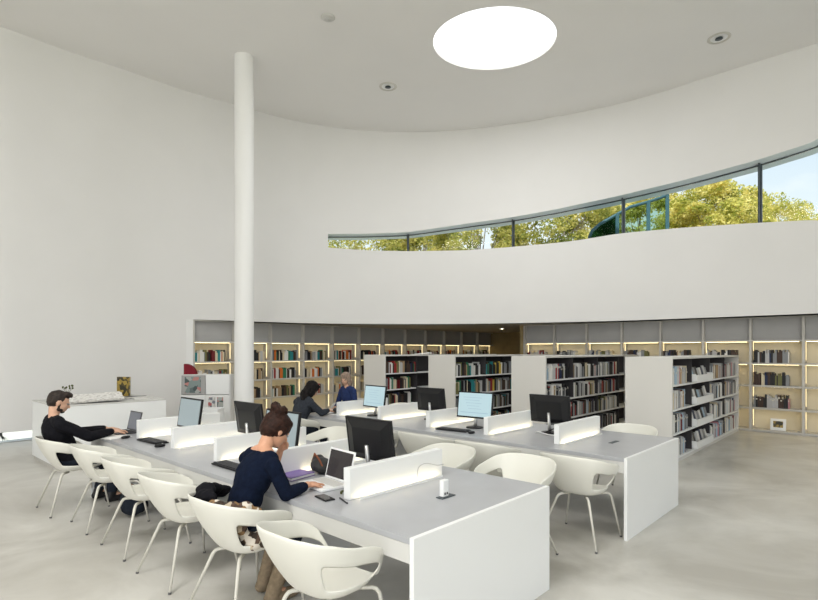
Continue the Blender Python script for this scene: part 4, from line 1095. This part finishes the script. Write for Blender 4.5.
def tree(label, x, y, h, crown, n, m, seed, leaf=.20, trunk_r=.16, dens=1.0):
    """crown = (half width, half height, centre height)"""
    rs = np.random.RandomState(seed)
    t = thing('tree', label, 'tree', (x, y, -.1), 0, 'trees outside the ribbon window')
    cw, chh, cz = crown
    g = MB(); g.tube([(0, 0, 0), (.1, 0, cz*.4), (-.05, .1, cz*.8), (.0, 0, cz+chh*.5)], [trunk_r, trunk_r*.8, trunk_r*.55, .04], 10); g.build('trunk', M['bark'], t)
    ncl = int(70*dens); cl = []
    g = MB()
    for k in range(ncl):
        v_ = rs.normal(size=3); v_ /= np.linalg.norm(v_); r_ = rs.uniform(.35, 1)**.5
        c = np.array([v_[0]*cw*r_, v_[1]*cw*r_, cz+v_[2]*chh*r_]); cl.append((c, rs.uniform(.35, .7)*cw*.42))
        if k < 26:
            s0 = Vector((0, 0, cz*rs.uniform(.5, 1.0))); e0 = Vector(c); g.tube([s0, s0.lerp(e0, .5)+Vector((0, 0, .15)), e0], [.05, .03, .012], 5)
    g.build('branches', M['bark'], t)
    idx = rs.randint(0, ncl, n); C_ = np.array([cl[i][0] for i in idx]); Rr = np.array([cl[i][1] for i in idx])
    d = rs.normal(size=(n, 3)); d /= np.linalg.norm(d, axis=1)[:, None]; rad = rs.uniform(.2, 1, n)**.45
    c = C_+d*(Rr*rad)[:, None]*np.array([1, 1, .8])
    a = rs.normal(size=(n, 3)); a /= np.linalg.norm(a, axis=1)[:, None]; b = np.cross(a, rs.normal(size=(n, 3))); b /= np.linalg.norm(b, axis=1)[:, None]
    s_ = rs.uniform(.6, 1.2, n)[:, None]*leaf/2
    V = np.stack([c-a*s_, c-b*s_*.55, c+a*s_, c+b*s_*.55], 1).reshape(-1, 3)
    me = bpy.data.meshes.new('leaves'); me.vertices.add(4*n); me.vertices.foreach_set('co', V.astype(np.float32).ravel())
    me.loops.add(4*n); me.loops.foreach_set('vertex_index', np.arange(4*n, dtype=np.int32)); me.polygons.add(n)
    me.polygons.foreach_set('loop_start', np.arange(0, 4*n, 4, dtype=np.int32)); me.update(calc_edges=True); me.materials.append(m)
    o = bpy.data.objects.new('leaves', me); COL.objects.link(o); o.parent = t
def tx(px, Z): return (px-409)/F*Z
tree('broad golden-green tree filling the window right of the glass screen', tx(712, 27), 27, 11, (2.7, 3.1, 7.45), 52000, M['leaf_gold'], 1, .15, .16, 1.7)
tree('round golden tree at the right edge, sky beside it', tx(768, 31), 31, 10, (2.9, 2.9, 8.2), 38000, M['leaf_gold'], 2, .15, .16, 1.4)
tree('golden-green tree seen behind the teal glass screen', tx(640, 29), 29, 10, (2.8, 3.0, 7.6), 36000, M['leaf_gold'], 3, .16, .16, 1.4)
tree('pale-trunked airy tree just left of the teal glass screen', tx(560, 25), 25, 10, (2.7, 3.0, 6.9), 24000, M['leaf_olive'], 4, .16, .14)
tree('olive tree in the middle of the window, between the second and third mullions', tx(478, 27), 27, 9.5, (3.0, 2.7, 6.9), 26000, M['leaf_olive'], 5, .16)
tree('loose olive tree behind the second mullion from the left', tx(425, 31), 31, 9, (2.7, 2.4, 7.2), 15000, M['leaf_olive'], 6, .17)
tree('sparse tree at the narrow left tip of the window', tx(355, 30), 30, 9, (2.9, 2.4, 6.9), 10000, M['leaf_olive'], 8, .17)
